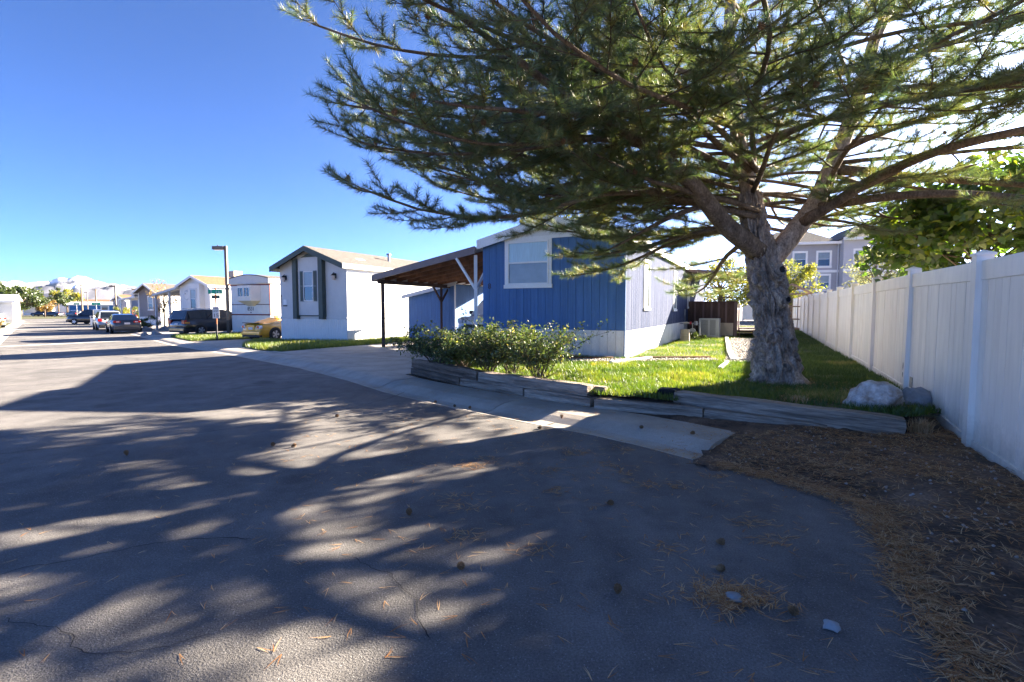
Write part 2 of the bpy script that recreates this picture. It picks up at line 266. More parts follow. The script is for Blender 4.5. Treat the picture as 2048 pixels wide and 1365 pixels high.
# ---------------------------------------------------------------- mesh helpers
class MB:
    def __init__(s): s.v = []; s.f = []; s.sm = False
    def box(s, x0, x1, y0, y1, z0, z1):
        n = len(s.v); s.v += [(x0, y0, z0), (x1, y0, z0), (x1, y1, z0), (x0, y1, z0), (x0, y0, z1), (x1, y0, z1), (x1, y1, z1), (x0, y1, z1)]
        s.f += [tuple(n + i for i in q) for q in ((0, 3, 2, 1), (4, 5, 6, 7), (0, 1, 5, 4), (1, 2, 6, 5), (2, 3, 7, 6), (3, 0, 4, 7))]; return s
    def hexa(s, lo, hi):
        n = len(s.v); s.v += [tuple(p) for p in lo] + [tuple(p) for p in hi]
        s.f += [tuple(n + i for i in q) for q in ((3, 2, 1, 0), (4, 5, 6, 7), (0, 1, 5, 4), (1, 2, 6, 5), (2, 3, 7, 6), (3, 0, 4, 7))]; return s
    def poly(s, pts):
        n = len(s.v); s.v += [tuple(p) for p in pts]; s.f.append(tuple(range(n, n + len(pts)))); return s
    def prism(s, pts, d):
        """a planar outline pushed along the vector d"""
        n = len(s.v); k = len(pts); d = Vector(d)
        s.v += [tuple(p) for p in pts] + [tuple(Vector(p) + d) for p in pts]
        s.f.append(tuple(range(n, n + k))); s.f.append(tuple(range(n + 2 * k - 1, n + k - 1, -1)))
        for i in range(k): j = (i + 1) % k; s.f.append((n + i, n + k + i, n + k + j, n + j))
        return s
    def bar(s, a, b, w, h=None, up=(0, 0, 1)):
        """square bar from a to b"""
        a = Vector(a); b = Vector(b); h = h or w; d = (b - a).normalized(); upv = Vector(up)
        if abs(d.dot(upv)) > 0.98: upv = Vector((1, 0, 0))
        x = d.cross(upv).normalized() * (w / 2); y = x.cross(d).normalized() * (h / 2)
        q = [(-1, -1), (1, -1), (1, 1), (-1, 1)]
        return s.hexa([a + x * i + y * j for i, j in q], [b + x * i + y * j for i, j in q])
    def tube(s, pts, rad, n=8, cap=True):
        base = len(s.v); pts = [Vector(p) for p in pts]; prev = None
        for i, p in enumerate(pts):
            d = (pts[min(i + 1, len(pts) - 1)] - pts[max(i - 1, 0)]).normalized()
            if prev is None: ref = Vector((0, 0, 1)) if abs(d.z) < 0.9 else Vector((1, 0, 0)); x = d.cross(ref).normalized()
            else: x = (prev - d * prev.dot(d)).normalized()
            prev = x; y = d.cross(x); r = rad[i] if hasattr(rad, '__len__') else rad
            for k in range(n): a = 2 * math.pi * k / n; s.v.append(tuple(p + x * (r * math.cos(a)) + y * (r * math.sin(a))))
        for i in range(len(pts) - 1):
            for k in range(n): k2 = (k + 1) % n; s.f.append((base + i * n + k, base + i * n + k2, base + (i + 1) * n + k2, base + (i + 1) * n + k))
        if cap: s.f.append(tuple(base + k for k in range(n - 1, -1, -1))); e = base + (len(pts) - 1) * n; s.f.append(tuple(e + k for k in range(n)))
        return s
    def mesh(s, name, m, smooth=False):
        me = bpy.data.meshes.new(name); me.from_pydata(s.v, [], s.f); me.materials.append(m)
        if smooth or s.sm: me.polygons.foreach_set('use_smooth', [True] * len(me.polygons))
        me.update(); return me
    def build(s, name, m, parent=None, loc=(0, 0, 0), rz=0.0, smooth=False, bevel=0.0):
        o = bpy.data.objects.new(name, s.mesh(name, m, smooth)); COL.objects.link(o); o.parent = parent; o.location = loc; o.rotation_euler = (0, 0, rz)
        if bevel: bv = o.modifiers.new('bevel', 'BEVEL'); bv.width = bevel; bv.segments = 2; bv.limit_method = 'ANGLE'
        return o

def B(*a): return MB().box(*a)
def piece(name, me, parent, loc=(0, 0, 0), rot=(0, 0, 0), scale=(1, 1, 1)):
    o = bpy.data.objects.new(name, me); COL.objects.link(o); o.parent = parent; o.location = loc; o.rotation_euler = rot; o.scale = scale; return o
def tag(o, label=None, cat=None, group=None, kind=None):
    if label: o['label'] = label
    if cat: o['category'] = cat
    if group: o['group'] = group
    if kind: o['kind'] = kind
    return o
def thing(name, label, cat, loc=(0, 0, 0), rz=0.0, group=None):
    o = bpy.data.objects.new(name, None); COL.objects.link(o); o.location = loc; o.rotation_euler = (0, 0, rz); o.empty_display_size = 0.2
    return tag(o, label, cat, group)
def copy_thing(o, loc, rz, label, parent=None):
    def cp(s, par):
        c = s.copy(); COL.objects.link(c); c.parent = par
        for ch in [x for x in ALLCH.get(s.name, [])]: cp(ch, c)
        return c
    ALLCH = {}
    for x in bpy.data.objects:
        if x.parent: ALLCH.setdefault(x.parent.name, []).append(x)
    c = cp(o, parent); c.location = loc; c.rotation_euler = (0, 0, rz); c['label'] = label; return c
def struct(o): o['kind'] = 'structure'; return o
def text(s, size, name, m, parent, loc, rot=(math.pi / 2, 0, 0), depth=0.004, align='CENTER'):
    cu = bpy.data.curves.new(name, 'FONT'); cu.body = s; cu.size = size; cu.extrude = depth; cu.align_x = align; cu.align_y = 'CENTER'
    cu.materials.append(m); o = bpy.data.objects.new(name, cu); COL.objects.link(o)
    me = bpy.data.meshes.new_from_object(o.evaluated_get(bpy.context.evaluated_depsgraph_get())); bpy.data.objects.remove(o); me.name = name
    if not me.materials: me.materials.append(m)
    o = bpy.data.objects.new(name, me); COL.objects.link(o); o.parent = parent; o.location = loc; o.rotation_euler = rot; return o

def np_mesh(name, verts, tris, m, tint=None, parent=None, smooth=False):
    verts = np.asarray(verts, dtype=np.float32); tris = np.asarray(tris, dtype=np.int32)
    me = bpy.data.meshes.new(name); nv, nt_ = len(verts), len(tris); k = tris.shape[1]
    me.vertices.add(nv); me.vertices.foreach_set('co', verts.ravel())
    me.loops.add(nt_ * k); me.loops.foreach_set('vertex_index', tris.ravel())
    me.polygons.add(nt_); me.polygons.foreach_set('loop_start', np.arange(0, nt_ * k, k, dtype=np.int32)); me.polygons.foreach_set('loop_total', np.full(nt_, k, dtype=np.int32))
    if tint is not None:
        a = me.attributes.new('tint', 'FLOAT', 'POINT'); a.data.foreach_set('value', np.asarray(tint, dtype=np.float32))
    me.materials.append(m); me.update(calc_edges=True)
    if smooth: me.polygons.foreach_set('use_smooth', np.ones(nt_, dtype=bool))
    o = bpy.data.objects.new(name, me); COL.objects.link(o); o.parent = parent; return o

def unit(a): return a / np.maximum(np.linalg.norm(a, axis=-1, keepdims=True), 1e-9)
def inpoly(x, y, poly):
    x = np.asarray(x); y = np.asarray(y); r = np.zeros(x.shape, bool); n = len(poly); j = n - 1
    for i in range(n):
        xi, yi = poly[i][:2]; xj, yj = poly[j][:2]
        r ^= ((yi > y) != (yj > y)) & (x < (xj - xi) * (y - yi) / ((yj - yi) or 1e-9) + xi); j = i
    return r
def scatter(poly, n):
    xs = [p[0] for p in poly]; ys = [p[1] for p in poly]; out = np.zeros((0, 2))
    while len(out) < n:
        q = np.column_stack([nrs.uniform(min(xs), max(xs), n * 2), nrs.uniform(min(ys), max(ys), n * 2)])
        out = np.vstack([out, q[inpoly(q[:, 0], q[:, 1], poly)]])
    return out[:n]
def fbm(x, y, s, seed=0.0):
    return np.array([mnoise.fractal(Vector((a * s + seed, b * s - seed, seed)), 1.0, 2.0, 3) for a, b in zip(np.ravel(x), np.ravel(y))]).reshape(np.shape(x))

# ================================================================ THE SETTING
ETAB_T = [-16, -2.5, -0.5, 0.1, 0.32, 0.46, 0.55, 0.84, 1.79, 2.2, 3.1, 4, 5.4, 7.4, 9.4, 18.4, 33, 67, 140]
ETAB_C = [1.6, 1.7, 2.0, 2.52, 3.05, 3.38, 3.82, 4.34, 4.345, 4.4, 4.48, 4.38, 4.26, 4.21, 4.41, 4.73, 4.87, 5.2, 5.6]
def edge(t): return float(np.interp(t, ETAB_T, ETAB_C))

# ground: one sheet to the horizon
def ground_sheet():
    rad = [0, 4, 8, 14, 20, 28, 38, 50, 65, 85, 110, 150, 250, 500, 1200, 3000, 8000, 16000]; K = 72; v = [(0, 0, -0.12)]; f = []
    for r in rad[1:]:
        for k in range(K):
            a = 2 * math.pi * k / K; x, y = r * math.cos(a), r * math.sin(a); v.append((x, y, gz(x, y) - 0.12))
    for k in range(K): f.append((0, 1 + k, 1 + (k + 1) % K))
    for i in range(len(rad) - 2):
        for k in range(K): a = 1 + i * K; f.append((a + k, a + K + k, a + K + (k + 1) % K, a + (k + 1) % K))
    mb = MB(); mb.v = v; mb.f = f; return struct(mb.build('ground', M['ground']))
ground_sheet()

def strip(name, ts, cl, cr, dz, m, cols=8):
    mb = MB()
    for t in ts:
        a, b = cl(t), cr(t)
        for i in range(cols + 1): x, y = tc(t, a + (b - a) * i / cols); mb.v.append((x, y, gz(x, y) + dz))
    for i in range(len(ts) - 1):
        for k in range(cols): n = i * (cols + 1) + k; mb.f.append((n, n + 1, n + cols + 2, n + cols + 1))
    return mb.build(name, m)
ts_road = sorted(set([round(x, 2) for x in list(np.arange(-16, 14, 0.25)) + list(np.arange(14, 142, 2.0))] + [12, 30, 50, 130]))
road = struct(strip('road', ts_road, lambda t: -1.4 if t < 128 else -45, edge, 0.0, M['asphalt']))
struct(strip('cross_street', [138, 140, 146, 150], lambda t: -60, lambda t: 70, 0.004, M['asphalt']))

def ground_line(pts, w, z, name, m, parent=None, wob=0.3):
    """a thin irregular strip lying on the road"""
    P = []; 
    for (a, b) in zip(pts, pts[1:]):
        a = Vector((*a, 0)); b = Vector((*b, 0)); n = max(2, int((b - a).length / 0.03))
        for i in range(n): P.append(a.lerp(b, i / n))
    P.append(Vector((*pts[-1], 0))); mb = MB()
    for i, p in enumerate(P):
        d = (P[min(i + 1, len(P) - 1)] - P[max(i - 1, 0)]).normalized(); q = Vector((-d.y, d.x, 0))
        p = p + q * (mnoise.noise(Vector((p.x * 2.3, p.y * 2.3, 3))) * 0.09 + mnoise.noise(Vector((p.x * 9, p.y * 9, 5))) * 0.035 + mnoise.noise(Vector((p.x * 27, p.y * 27, 6))) * 0.015); ww = w * (0.35 + 0.9 * abs(mnoise.noise(Vector((p.x * 5, p.y * 5, 9)))))
        if i in (0, len(P) - 1): ww *= 0.2
        mb.v += [tuple(p - q * ww + Vector((0, 0, gz(p.x, p.y) + z))), tuple(p + q * ww + Vector((0, 0, gz(p.x, p.y) + z)))]
    for i in range(len(P) - 1): mb.f.append((2 * i, 2 * i + 1, 2 * i + 3, 2 * i + 2))
    return mb.build(name, m, parent)
for pts, w in (([(-5.0, 4.75), (-3.9, 5.3), (-2.9, 6.1), (-2.2, 7.2), (-1.7, 8.6)], 0.009), ([(-2.9, 2.45), (-2.2, 2.9), (-1.6, 3.0)], 0.006), ([(-0.9, 2.75), (-0.7, 2.55), (-0.43, 2.2), (-0.33, 2.05)], 0.004),
               ([(-2.3, 2.2), (-1.75, 1.95), (-1.3, 2.1)], 0.004), ([(-6.5, 8.2), (-4.6, 8.5), (-3.6, 9.2)], 0.010), ([(-8.6, 13), (-6.5, 12.2), (-4.2, 10.9)], 0.010), ([(-14, 17.5), (-11, 15.0), (-8, 13.6)], 0.012)):
    ground_line(pts, w, 0.004, 'crack', M['crack'], road)
# concrete drains that cross the street
for k, (t, w, skew) in enumerate(((35.4, 0.45, 2.0), (66.5, 0.9, 1.2), (110, 1.4, 0.5))):
    mb = MB(); n = 8
    for i in range(n + 1):
        c = -1.4 + (edge(t) + 1.4) * i / n
        for s in (-1, 1): x, y = tc(t + skew * (i / n - 0.5) + s * w / 2, c); mb.v.append((x, y, gz(x, y) + 0.006))
    for i in range(n): mb.f.append((2 * i, 2 * i + 1, 2 * i + 3, 2 * i + 2))
    struct(mb.build('cross_drain', M['concrete_white']))

# rolled kerb with a flat walk behind it, cast in separate slabs
def kerb(name, t0, t1, ef, side, prof, m, step=3.0):
    par = bpy.data.objects.new(name, None); COL.objects.link(par); struct(par); t = t0; k = 0
    while t < t1 - 0.1:
        e = min(t + step, t1); n = 5 if e < 30 else 2; mb = MB(); dz = rng.uniform(-0.006, 0.006)
        for i in range(n + 1):
            tt = t + 0.008 + (e - t - 0.016) * i / n
            for (o, z) in prof: x, y = tc(tt, ef(tt) + side * o); mb.v.append((x, y, gz(x, y) + z + (dz if o > 0.05 else 0)))
        q = len(prof)
        for i in range(n):
            for j in range(q - 1): a = i * q + j; mb.f.append((a, a + 1, a + q + 1, a + q))
        mb.f.append(tuple(range(q))); mb.f.append(tuple(n * q + j for j in range(q - 1, -1, -1)))
        mb.build('kerb_slab', m, par); t = e; step = 3.0 if t < 60 else 10
    return par
PROF = [(-0.02, -0.1), (-0.02, 0.004), (0.12, -0.012), (0.22, 0.0), (0.36, 0.05), (0.47, 0.078), (0.6, 0.085), (0.98, 0.09), (0.98, -0.1)]
kerb('kerb_right', 2.15, 128, edge, 1, PROF, M['concrete'])
kerb('kerb_left', 8, 49.5, lambda t: -1.4, -1, PROF, M['concrete_light'])
kerb('kerb_left_far', 57, 126, lambda t: -1.4, -1, PROF, M['concrete_light'])

def flat(name, poly, m, zf, thick=0.12, sub=0):
    """a polygon sheet with its own thickness; zf gives the height of each corner"""
    mb = MB(); mb.v = [(x, y, zf(x, y)) for x, y in poly]; n = len(poly); mb.f = [tuple(range(n))]
    mb.v += [(x, y, zf(x, y) - thick) for x, y in poly]
    for i in range(n): j = (i + 1) % n; mb.f.append((i, i + n, j + n, j))
    me = mb.mesh(name, m); bm = bmesh.new(); bm.from_mesh(me); bmesh.ops.recalc_face_normals(bm, faces=bm.faces); bmesh.ops.triangulate(bm, faces=bm.faces); bm.to_mesh(me); bm.free()
    o = bpy.data.objects.new(name, me); COL.objects.link(o); return o

# driveway of the blue home (slabs), lot surfaces along the street
def zdrive(x, y): return 0.088 + gz(x, y) * 0.9 + 0.05 * max(0, min(1, ((x * 0.448 + y * 0.894) - 11.5) / 6))
drive = bpy.data.objects.new('driveway', None); COL.objects.link(drive); struct(drive)
L0 = [Vector((*tc(t, edge(t) + 0.99), 0)) for t in (8.75, 13.35, 18.0)]
for i in range(2):
    a, b = L0[i], L0[i + 1]
    for j in range(4):
        s0, s1 = j * 3.2, (j + 1) * 3.2 - 0.015
        pl = [(a + U * s0), (a + U * s1), (b + U * s1) + ST * -0.02, (b + U * s0) + ST * -0.02]
        o = flat('driveway_slab', [(p.x, p.y) for p in pl], M['concrete'], zdrive, 0.1); o.parent = drive
def zlot(x, y): return gz(x, y) + 0.082
lotp = [tc(t, edge(t) + 0.985) for t in (18.02, 24, 30, 38, 46, 50, 70, 100, 128)] + [tc(128, 40), tc(50, 40), tc(30, 36), tc(18.02, 30)]
struct(strip('driveways_along_street', [18.03, 22, 26, 30, 36, 42, 50, 70, 100, 128], lambda t: edge(t) + 0.985, lambda t: 32, 0.082, M['concrete'], 6))
struct(strip('left_verge', [8, 20, 30, 40, 49.5], lambda t: -24, lambda t: -2.4, 0.088, M['turf'], 5))
struct(strip('left_verge_far', [57, 70, 90, 128], lambda t: -45, lambda t: -2.4, 0.088, M['turf'], 5))
struct(strip('left_side_drive', [49.5, 57], lambda t: -24, lambda t: -1.35, 0.02, M['concrete'], 5))
struct(strip('far_verge', [150, 170, 220], lambda t: -90, lambda t: 120, 0.03, M['turf'], 4))

# dirt strip below the fence, mounded over the asphalt edge
FA = Vector((4.40, 4.71, 0))                      # foot of the fence post nearest the camera
def fence_s(x, y): return (Vector((x, y, 0)) - FA).dot(U), (Vector((x, y, 0)) - FA).dot(V)
TIMB = [(-2.02, 10.15), (-0.5, 8.18), (1.1, 6.65), (2.1, 6.45), (4.05, 5.15), (4.6, 5.0)]
LZ = 0.25
def dirt_z(x, y):
    t = -0.69 * x + 0.725 * y; c = 0.725 * x + 0.69 * y; d = c - edge(t)
    z = min(0.10, 0.085 * d) + 0.03 * mnoise.noise(Vector((x * 1.7, y * 1.7, 0))) + 0.022 * mnoise.noise(Vector((x * 6, y * 6, 4))) + 0.012 * mnoise.noise(Vector((x * 17, y * 17, 4)))
    up = (y - (5.25 + 0.1 * (x - 4))) / 0.9
    if x > 3.6: z += max(0, min(1, up)) * 0.13
    if t > 2.2 + 0.12 * mnoise.noise(Vector((x * 5, y * 5, 2))) and d < 0.98: return -0.1
    return z if d > -0.25 else -0.1
def grid(name, x0, x1, y0, y1, st, zf, m, keep=None):
    nx = int((x1 - x0) / st) + 1; ny = int((y1 - y0) / st) + 1; mb = MB(); mb.sm = True
    for j in range(ny):
        for i in range(nx): x, y = x0 + i * st, y0 + j * st; mb.v.append((x, y, zf(x, y)))
    for j in range(ny - 1):
        for i in range(nx - 1):
            x, y = x0 + (i + .5) * st, y0 + (j + .5) * st
            if keep is None or keep(x, y): n = j * nx + i; mb.f.append((n, n + 1, n + nx + 1, n + nx))
    return mb.build(name, m)
struct(grid('dirt_strip', 0.6, 6.6, -1.5, 6.9, 0.07, dirt_z, M['dirt'], lambda x, y: (0.725 * x + 0.69 * y) - edge(-0.69 * x + 0.725 * y) > -0.15 and y < 6.6 and not (x < 3.3 and y > 5.75 + (3.3 - x) * 0.6)))

# lawn of the blue lot
def lawn_z(x, y): return LZ + 0.02 * mnoise.noise(Vector((x * 0.9, y * 0.9, 7))) + 0.012 * mnoise.noise(Vector((x * 4, y * 4, 7)))
LAWN = [(-2.0, 10.25), (-0.48, 8.25), (1.1, 6.72), (1.35, 6.58), (2.05, 6.22), (2.25, 6.4), (4.15, 5.2), (4.85, 5.55), (5.75, 7.3), (19.5, 34.5), (12.8, 36), (-0.8, 13.3)]
struct(grid('lawn', -2.2, 19.6, 5.1, 36.2, 0.2, lawn_z, M['turf'], lambda x, y: bool(inpoly([x], [y], LAWN)[0])))

struct(flat('garden_bed', [(-2.0, 10.2), (-0.52, 8.22), (1.08, 6.72), (1.3, 6.6), (2.1, 6.18), (2.2, 6.42), (4.1, 5.22), (4.6, 5.5), (4.7, 6.2), (2.4, 7.2), (1.3, 7.4), (-1.5, 10.6)], M['dirt'], lambda x, y: 0.215, 0.2))
def blades(name, pts, zf, hmin, hmax, tintf, w=0.006):
    n = len(pts); x, y = pts[:, 0], pts[:, 1]; z = np.array([zf(a, b) for a, b in pts]); a = nrs.uniform(0, 2 * np.pi, n); h = nrs.uniform(hmin, hmax, n)
    lean = nrs.uniform(0.1, 0.75, n); b = nrs.uniform(0, 2 * np.pi, n)
    base = np.column_stack([x, y, z]); side = np.column_stack([np.cos(a), np.sin(a), np.zeros(n)]) * (w * nrs.uniform(0.7, 1.3, n))[:, None]
    tip = base + np.column_stack([np.cos(b) * lean * h, np.sin(b) * lean * h, h])
    v = np.stack([base - side, base + side, tip], 1).reshape(-1, 3); t = np.arange(3 * n).reshape(-1, 3)
    return tag(np_mesh(name, v, t, M['grass'], np.repeat(tintf(x, y), 3)), kind='stuff')
# gravel strips in the lawn, edged with boards
GR1 = [(-0.75, 10.55), (0.6, 10.65), (2.3, 10.75), (4.55, 10.95), (4.6, 11.35), (2.3, 11.2), (0.5, 11.15), (-0.7, 11.05)]
GR2 = [(4.55, 10.7), (5.35, 10.6), (6.4, 12.6), (9.4, 18.9), (8.5, 19.4), (6.0, 13.8)]
for gp, nst in ((GR1, 1500), (GR2, 2200)):
    o = struct(flat('gravel_strip', gp, M['gravel'], lambda x, y: LZ + 0.035, 0.06))
    q = scatter(gp, nst); r = nrs.uniform(0.012, 0.032, nst); oc = np.array([(1, 0, 0), (0, 1, 0), (-1, 0, 0), (0, -1, 0), (0, 0, 0.7), (0, 0, -0.7)], float)
    vv = (np.column_stack([q, np.full(nst, LZ + 0.04)])[:, None, :] + oc[None] * r[:, None, None] * nrs.uniform(0.6, 1.4, (nst, 6, 1))).reshape(-1, 3)
    ft = np.array([(0, 1, 4), (1, 2, 4), (2, 3, 4), (3, 0, 4), (1, 0, 5), (2, 1, 5), (3, 2, 5), (0, 3, 5)]); tt = (np.arange(nst)[:, None, None] * 6 + ft[None]).reshape(-1, 3)
    so = np_mesh('gravel_stones', vv, tt, M['stone'], parent=o); so['kind'] = 'stuff'
TRUNK = (4.22, 7.85)
def lawn_tint(x, y):
    n = fbm(x, y, 0.8, 3.0); m2 = fbm(x, y, 2.5, 9.0)
    t = 0.28 + 0.5 * n + 0.42 * m2 + nrs.uniform(-0.25, 0.3, len(x))
    s = (x - FA.x) * V.x + (y - FA.y) * V.y          # tint lowered to a darker green in a strip along the fence
    t = t - 0.25 * np.clip((s + 2.4) / 1.2, 0, 1)
    dry = np.exp(-(((x - 7.0) / 0.9) ** 2 + ((y - 10.4) / 0.4) ** 2)) + np.exp(-(((x - 4.6) / 1.0) ** 2 + ((y - 6.3) / 0.55) ** 2)) * 1.2
    return np.clip(t + dry * 0.75, 0, 1)
near_l = [p for p in LAWN[:9]] + [(8.5, 13), (3.2, 11.55), (2.5, 11.5), (-0.9, 13.2)]
pn = scatter(near_l, 150000); far_l = [(2.7, 11.4), (8.2, 12.4), (18.4, 32.5), (12.3, 33.5)]
pf = scatter(far_l, 90000)
pts = np.vstack([pn, pf])
keepm = ~(inpoly(pts[:, 0], pts[:, 1], GR1) | inpoly(pts[:, 0], pts[:, 1], GR2)) & (np.hypot(pts[:, 0] - TRUNK[0], pts[:, 1] - TRUNK[1]) > 0.5) & inpoly(pts[:, 0], pts[:, 1], LAWN)
hx = (pts[:, 0] - 2.62) * V.x + (pts[:, 1] - 11.65) * V.y; hy = (pts[:, 0] - 2.62) * U.x + (pts[:, 1] - 11.65) * U.y
keepm &= ~((hx < 0.05) & (hy > -0.05))
pts = pts[keepm]
thin = fbm(pts[:, 0], pts[:, 1], 1.1, 21.0) + nrs.uniform(-0.5, 0.5, len(pts)); pts = pts[thin > -0.32]
tag(blades('lawn_grass', pts, lawn_z, 0.02, 0.095, lawn_tint), 'short green and yellow grass of the lawn beside the blue home', 'grass')

def edging(a, b, m, w, h, label):
    a = Vector((*a, LZ + 0.03)); b = Vector((*b, LZ + 0.03)); 
    o = MB().bar(a, b, w, h).build('edging_board', m, bevel=0.006); return tag(o, label, 'edging board', 'garden edging boards')
edging((2.05, 10.35), (3.15, 11.3), M['white'], 0.09, 0.1, 'white edging board lying in the lawn towards the corner of the blue home')
edging((2.9, 11.35), (4.55, 11.42), M['rafter'], 0.06, 0.1, 'reddish brown edging board along the gravel strip')
edging((3.95, 9.45), (4.6, 10.6), M['white'], 0.07, 0.06, 'short weathered white edging board left of the pine trunk')
edging((4.85, 10.9), (5.75, 13.2), M['white'], 0.12, 0.1, 'long white edging board beside the gravel path left of the trunk')
edging((5.8, 13.3), (8.3, 19.3), M['white'], 0.12, 0.1, 'far white edging board leading to the porch')
edging((-0.75, 11.12), (2.3, 11.3), M['rafter'], 0.06, 0.09, 'brown edging board behind the rose bushes')

# lawns by the grey home and by the speed sign
def gl_z(x, y): return gz(x, y) + 0.12 + 0.03 * mnoise.noise(Vector((x, y, 2)))
GLAWN = [(-7.75, 16.75), (-4.75, 21.2), (-2.5, 27), (-5.5, 27), (-7.15, 22.1), (-11.1, 24.05), (-11.9, 24.8), (-13.0, 25.2), (-11.1, 20.5), (-9.3, 18.2)]
SLAWN = [(-15.0, 24.6), (-14.2, 26.3), (-15.0, 29.3), (-18.0, 33.5), (-20.0, 33.2), (-20.4, 30.3)]
SLAWN = [tc(31.2, 6.0), tc(31.4, 10.2), tc(36, 12.2), tc(38, 10.5), tc(37.0, 6.0)]
for nm, pl, nb, lab in (('grey_home_lawn', GLAWN, 26000, 'shaggy grass in front of the grey home'), ('sign_lawn', SLAWN, 16000, 'sunlit grass around the speed sign')):
    struct(flat(nm, pl, M['turf'], lambda x, y: gz(x, y) + 0.11, 0.1))
    tag(blades(nm + '_grass', scatter(pl, nb), lambda x, y: gz(x, y) + 0.11, 0.07, 0.24, lambda x, y: np.clip(0.45 + 0.5 * fbm(x, y, 0.6, 5.0) + nrs.uniform(-0.2, 0.3, len(x)), 0, 1), 0.012), lab, 'grass')
q = scatter([tc(10, -2.5), tc(10, -4.5), tc(49, -6.5), tc(49, -2.5)], 22000)
tag(blades('verge_grass', q, lambda x, y: gz(x, y) + 0.09, 0.05, 0.14, lambda x, y: np.clip(0.5 + 0.4 * fbm(x, y, 0.6, 5.0) + nrs.uniform(-0.2, 0.3, len(x)), 0, 1), 0.014), 'grass verge behind the left kerb', 'grass')

# mountains beyond the town
def mountains():
    A0, A1, K, J = -78, -4, 260, 26; mb = MB(); mb.sm = True; D0, D1 = 5200, 8200
    ang = np.linspace(A0, A1, K)
    prof_x = [-78, -60, -52, -46, -43, -41.5, -40.8, -39.5, -37.5, -35, -30, -22, -12, -4]; prof_h = [250, 280, 300, 300, 310, 355, 385, 350, 300, 250, 190, 120, 50, 0]
    for j in range(J):
        f = j / (J - 1); d = D0 + (D1 - D0) * f; env = math.sin(min(1, f * 1.25) * math.pi / 2) if f < 0.8 else 1 - (f - 0.8) * 2.5
        for a in ang:
            x, y = d * math.sin(R(a)), d * math.cos(R(a)); h = float(np.interp(a, prof_x, prof_h)) * d / 7600
            rid = 1 - abs(mnoise.fractal(Vector((x * 0.0009, y * 0.0009, 1.7)), 1.0, 2.0, 5)); rid2 = mnoise.fractal(Vector((x * 0.0035, y * 0.0035, 4.7)), 0.8, 2.1, 6)
            mb.v.append((x, y, -6 + max(0, h * env * (0.62 + 0.38 * rid) + 85 * rid2 * env * min(1, h / 200))))
    for j in range(J - 1):
        for i in range(K - 1): n = j * K + i; mb.f.append((n, n + 1, n + K + 1, n + K))
    return struct(mb.build('mountains', M['mount']))
mountains()

# ================================================================ THE FENCE
def fence():
    f = thing('vinyl_fence', 'long white vinyl privacy fence along the right side of the lawn', 'fence', (FA.x, FA.y, 0), math.atan2(U.y, U.x))
    # local x runs along the fence away from the camera, local -y is the side behind it, +y faces the lawn
    SPAN = 2.44; PW = 0.127; n0, n1 = -2, 13
    zb = lambda k: float(np.interp(k, [-2, 0, 1, 2, 5, 13], [-0.02, 0.0, 0.16, 0.2, 0.24, 0.27])); zt = lambda k: float(np.interp(k, [-2, 0, 1, 13], [1.86, 1.87, 1.9, 2.04]))
    post = B(-PW / 2, PW / 2, -PW / 2, PW / 2, 0, 1).mesh('post', M['vinyl'])
    cm = MB(); w = PW / 2 + 0.012; cm.box(-w, w, -w, w, 0, 0.022); n = len(cm.v); cm.v += [(-w, -w, 0.0225), (w, -w, 0.0225), (w, w, 0.0225), (-w, w, 0.0225), (0, 0, 0.055)]; cm.f += [(n, n + 1, n + 4), (n + 1, n + 2, n + 4), (n + 2, n + 3, n + 4), (n + 3, n, n + 4)]
    cap = cm.mesh('post_cap', M['vinyl'])
    bw = (SPAN - PW) / 16; board = B(0.0028, bw - 0.0028, -0.011, 0.011, 0, 1).mesh('fence_board', M['vinyl']); stile = B(0, 0.02, -0.016, 0.016, 0, 1).mesh('stile', M['vinyl'])
    for k in range(n0, n1 + 1):
        b, t = zb(k), zt(k); lean = (0, 0) if k != 1 else (0.006, -0.012)
        po = piece('post', post, f, (k * SPAN, 0, b - 0.25), (lean[0], lean[1], 0), (1, 1, t - b + 0.28)); po['label'] = 'white square fence post'
        piece('post_cap', cap, f, (k * SPAN, 0, t + 0.03))
        if k == n1: break
        b2, t2 = zb(k + 1), zt(k + 1); x0, x1 = k * SPAN + PW / 2, (k + 1) * SPAN - PW / 2
        for nm, h0, h1, d in (('bottom_rail', b + 0.02, b2 + 0.02, 0.15), ('top_rail', t - 0.20, t2 - 0.20, 0.18)):
            mb = MB().hexa([(x0, -0.026, h0), (x1, -0.026, h1), (x1, 0.026, h1), (x0, 0.026, h0)], [(x0, -0.026, h0 + d), (x1, -0.026, h1 + d), (x1, 0.026, h1 + d), (x0, 0.026, h0 + d)])
            mb.build(nm, M['vinyl'], f, bevel=0.006)
        for i in range(16):
            u = (i + 0.5) / 16; zl = b + (b2 - b) * u + 0.1; zh = t + (t2 - t) * u - 0.1
            piece('fence_board', board, f, (x0 + i * bw, rng.uniform(-0.002, 0.002), zl), (0, 0, 0), (1, 1, zh - zl))
    for (x, z, lb) in ((2.2, 0.42, 'upper square steel patch'), (2.32, 0.15, 'lower square steel patch')):
        p = B(-0.065, 0.065, 0, 0.006, -0.07, 0.07).build('steel_patch', M['steel_plate'], f, (x, 0.013, z)); p['label'] = lb
    for z, s in ((0.62, 0.03), (0.5, 0.025), (0.3, 0.035)):
        h = MB(); pts = [(s * 0.35 * math.cos(a) * rng.uniform(.6, 1.3), 0, s * 1.5 * math.sin(a) * rng.uniform(.6, 1.2)) for a in np.linspace(0, 2 * math.pi, 9)[:-1]]
        h.prism(pts, (0, 0.002, 0)).build('chipped_hole', M['tar'], f, (2.44 - 0.02, PW / 2 + 0.001, z))
fence()

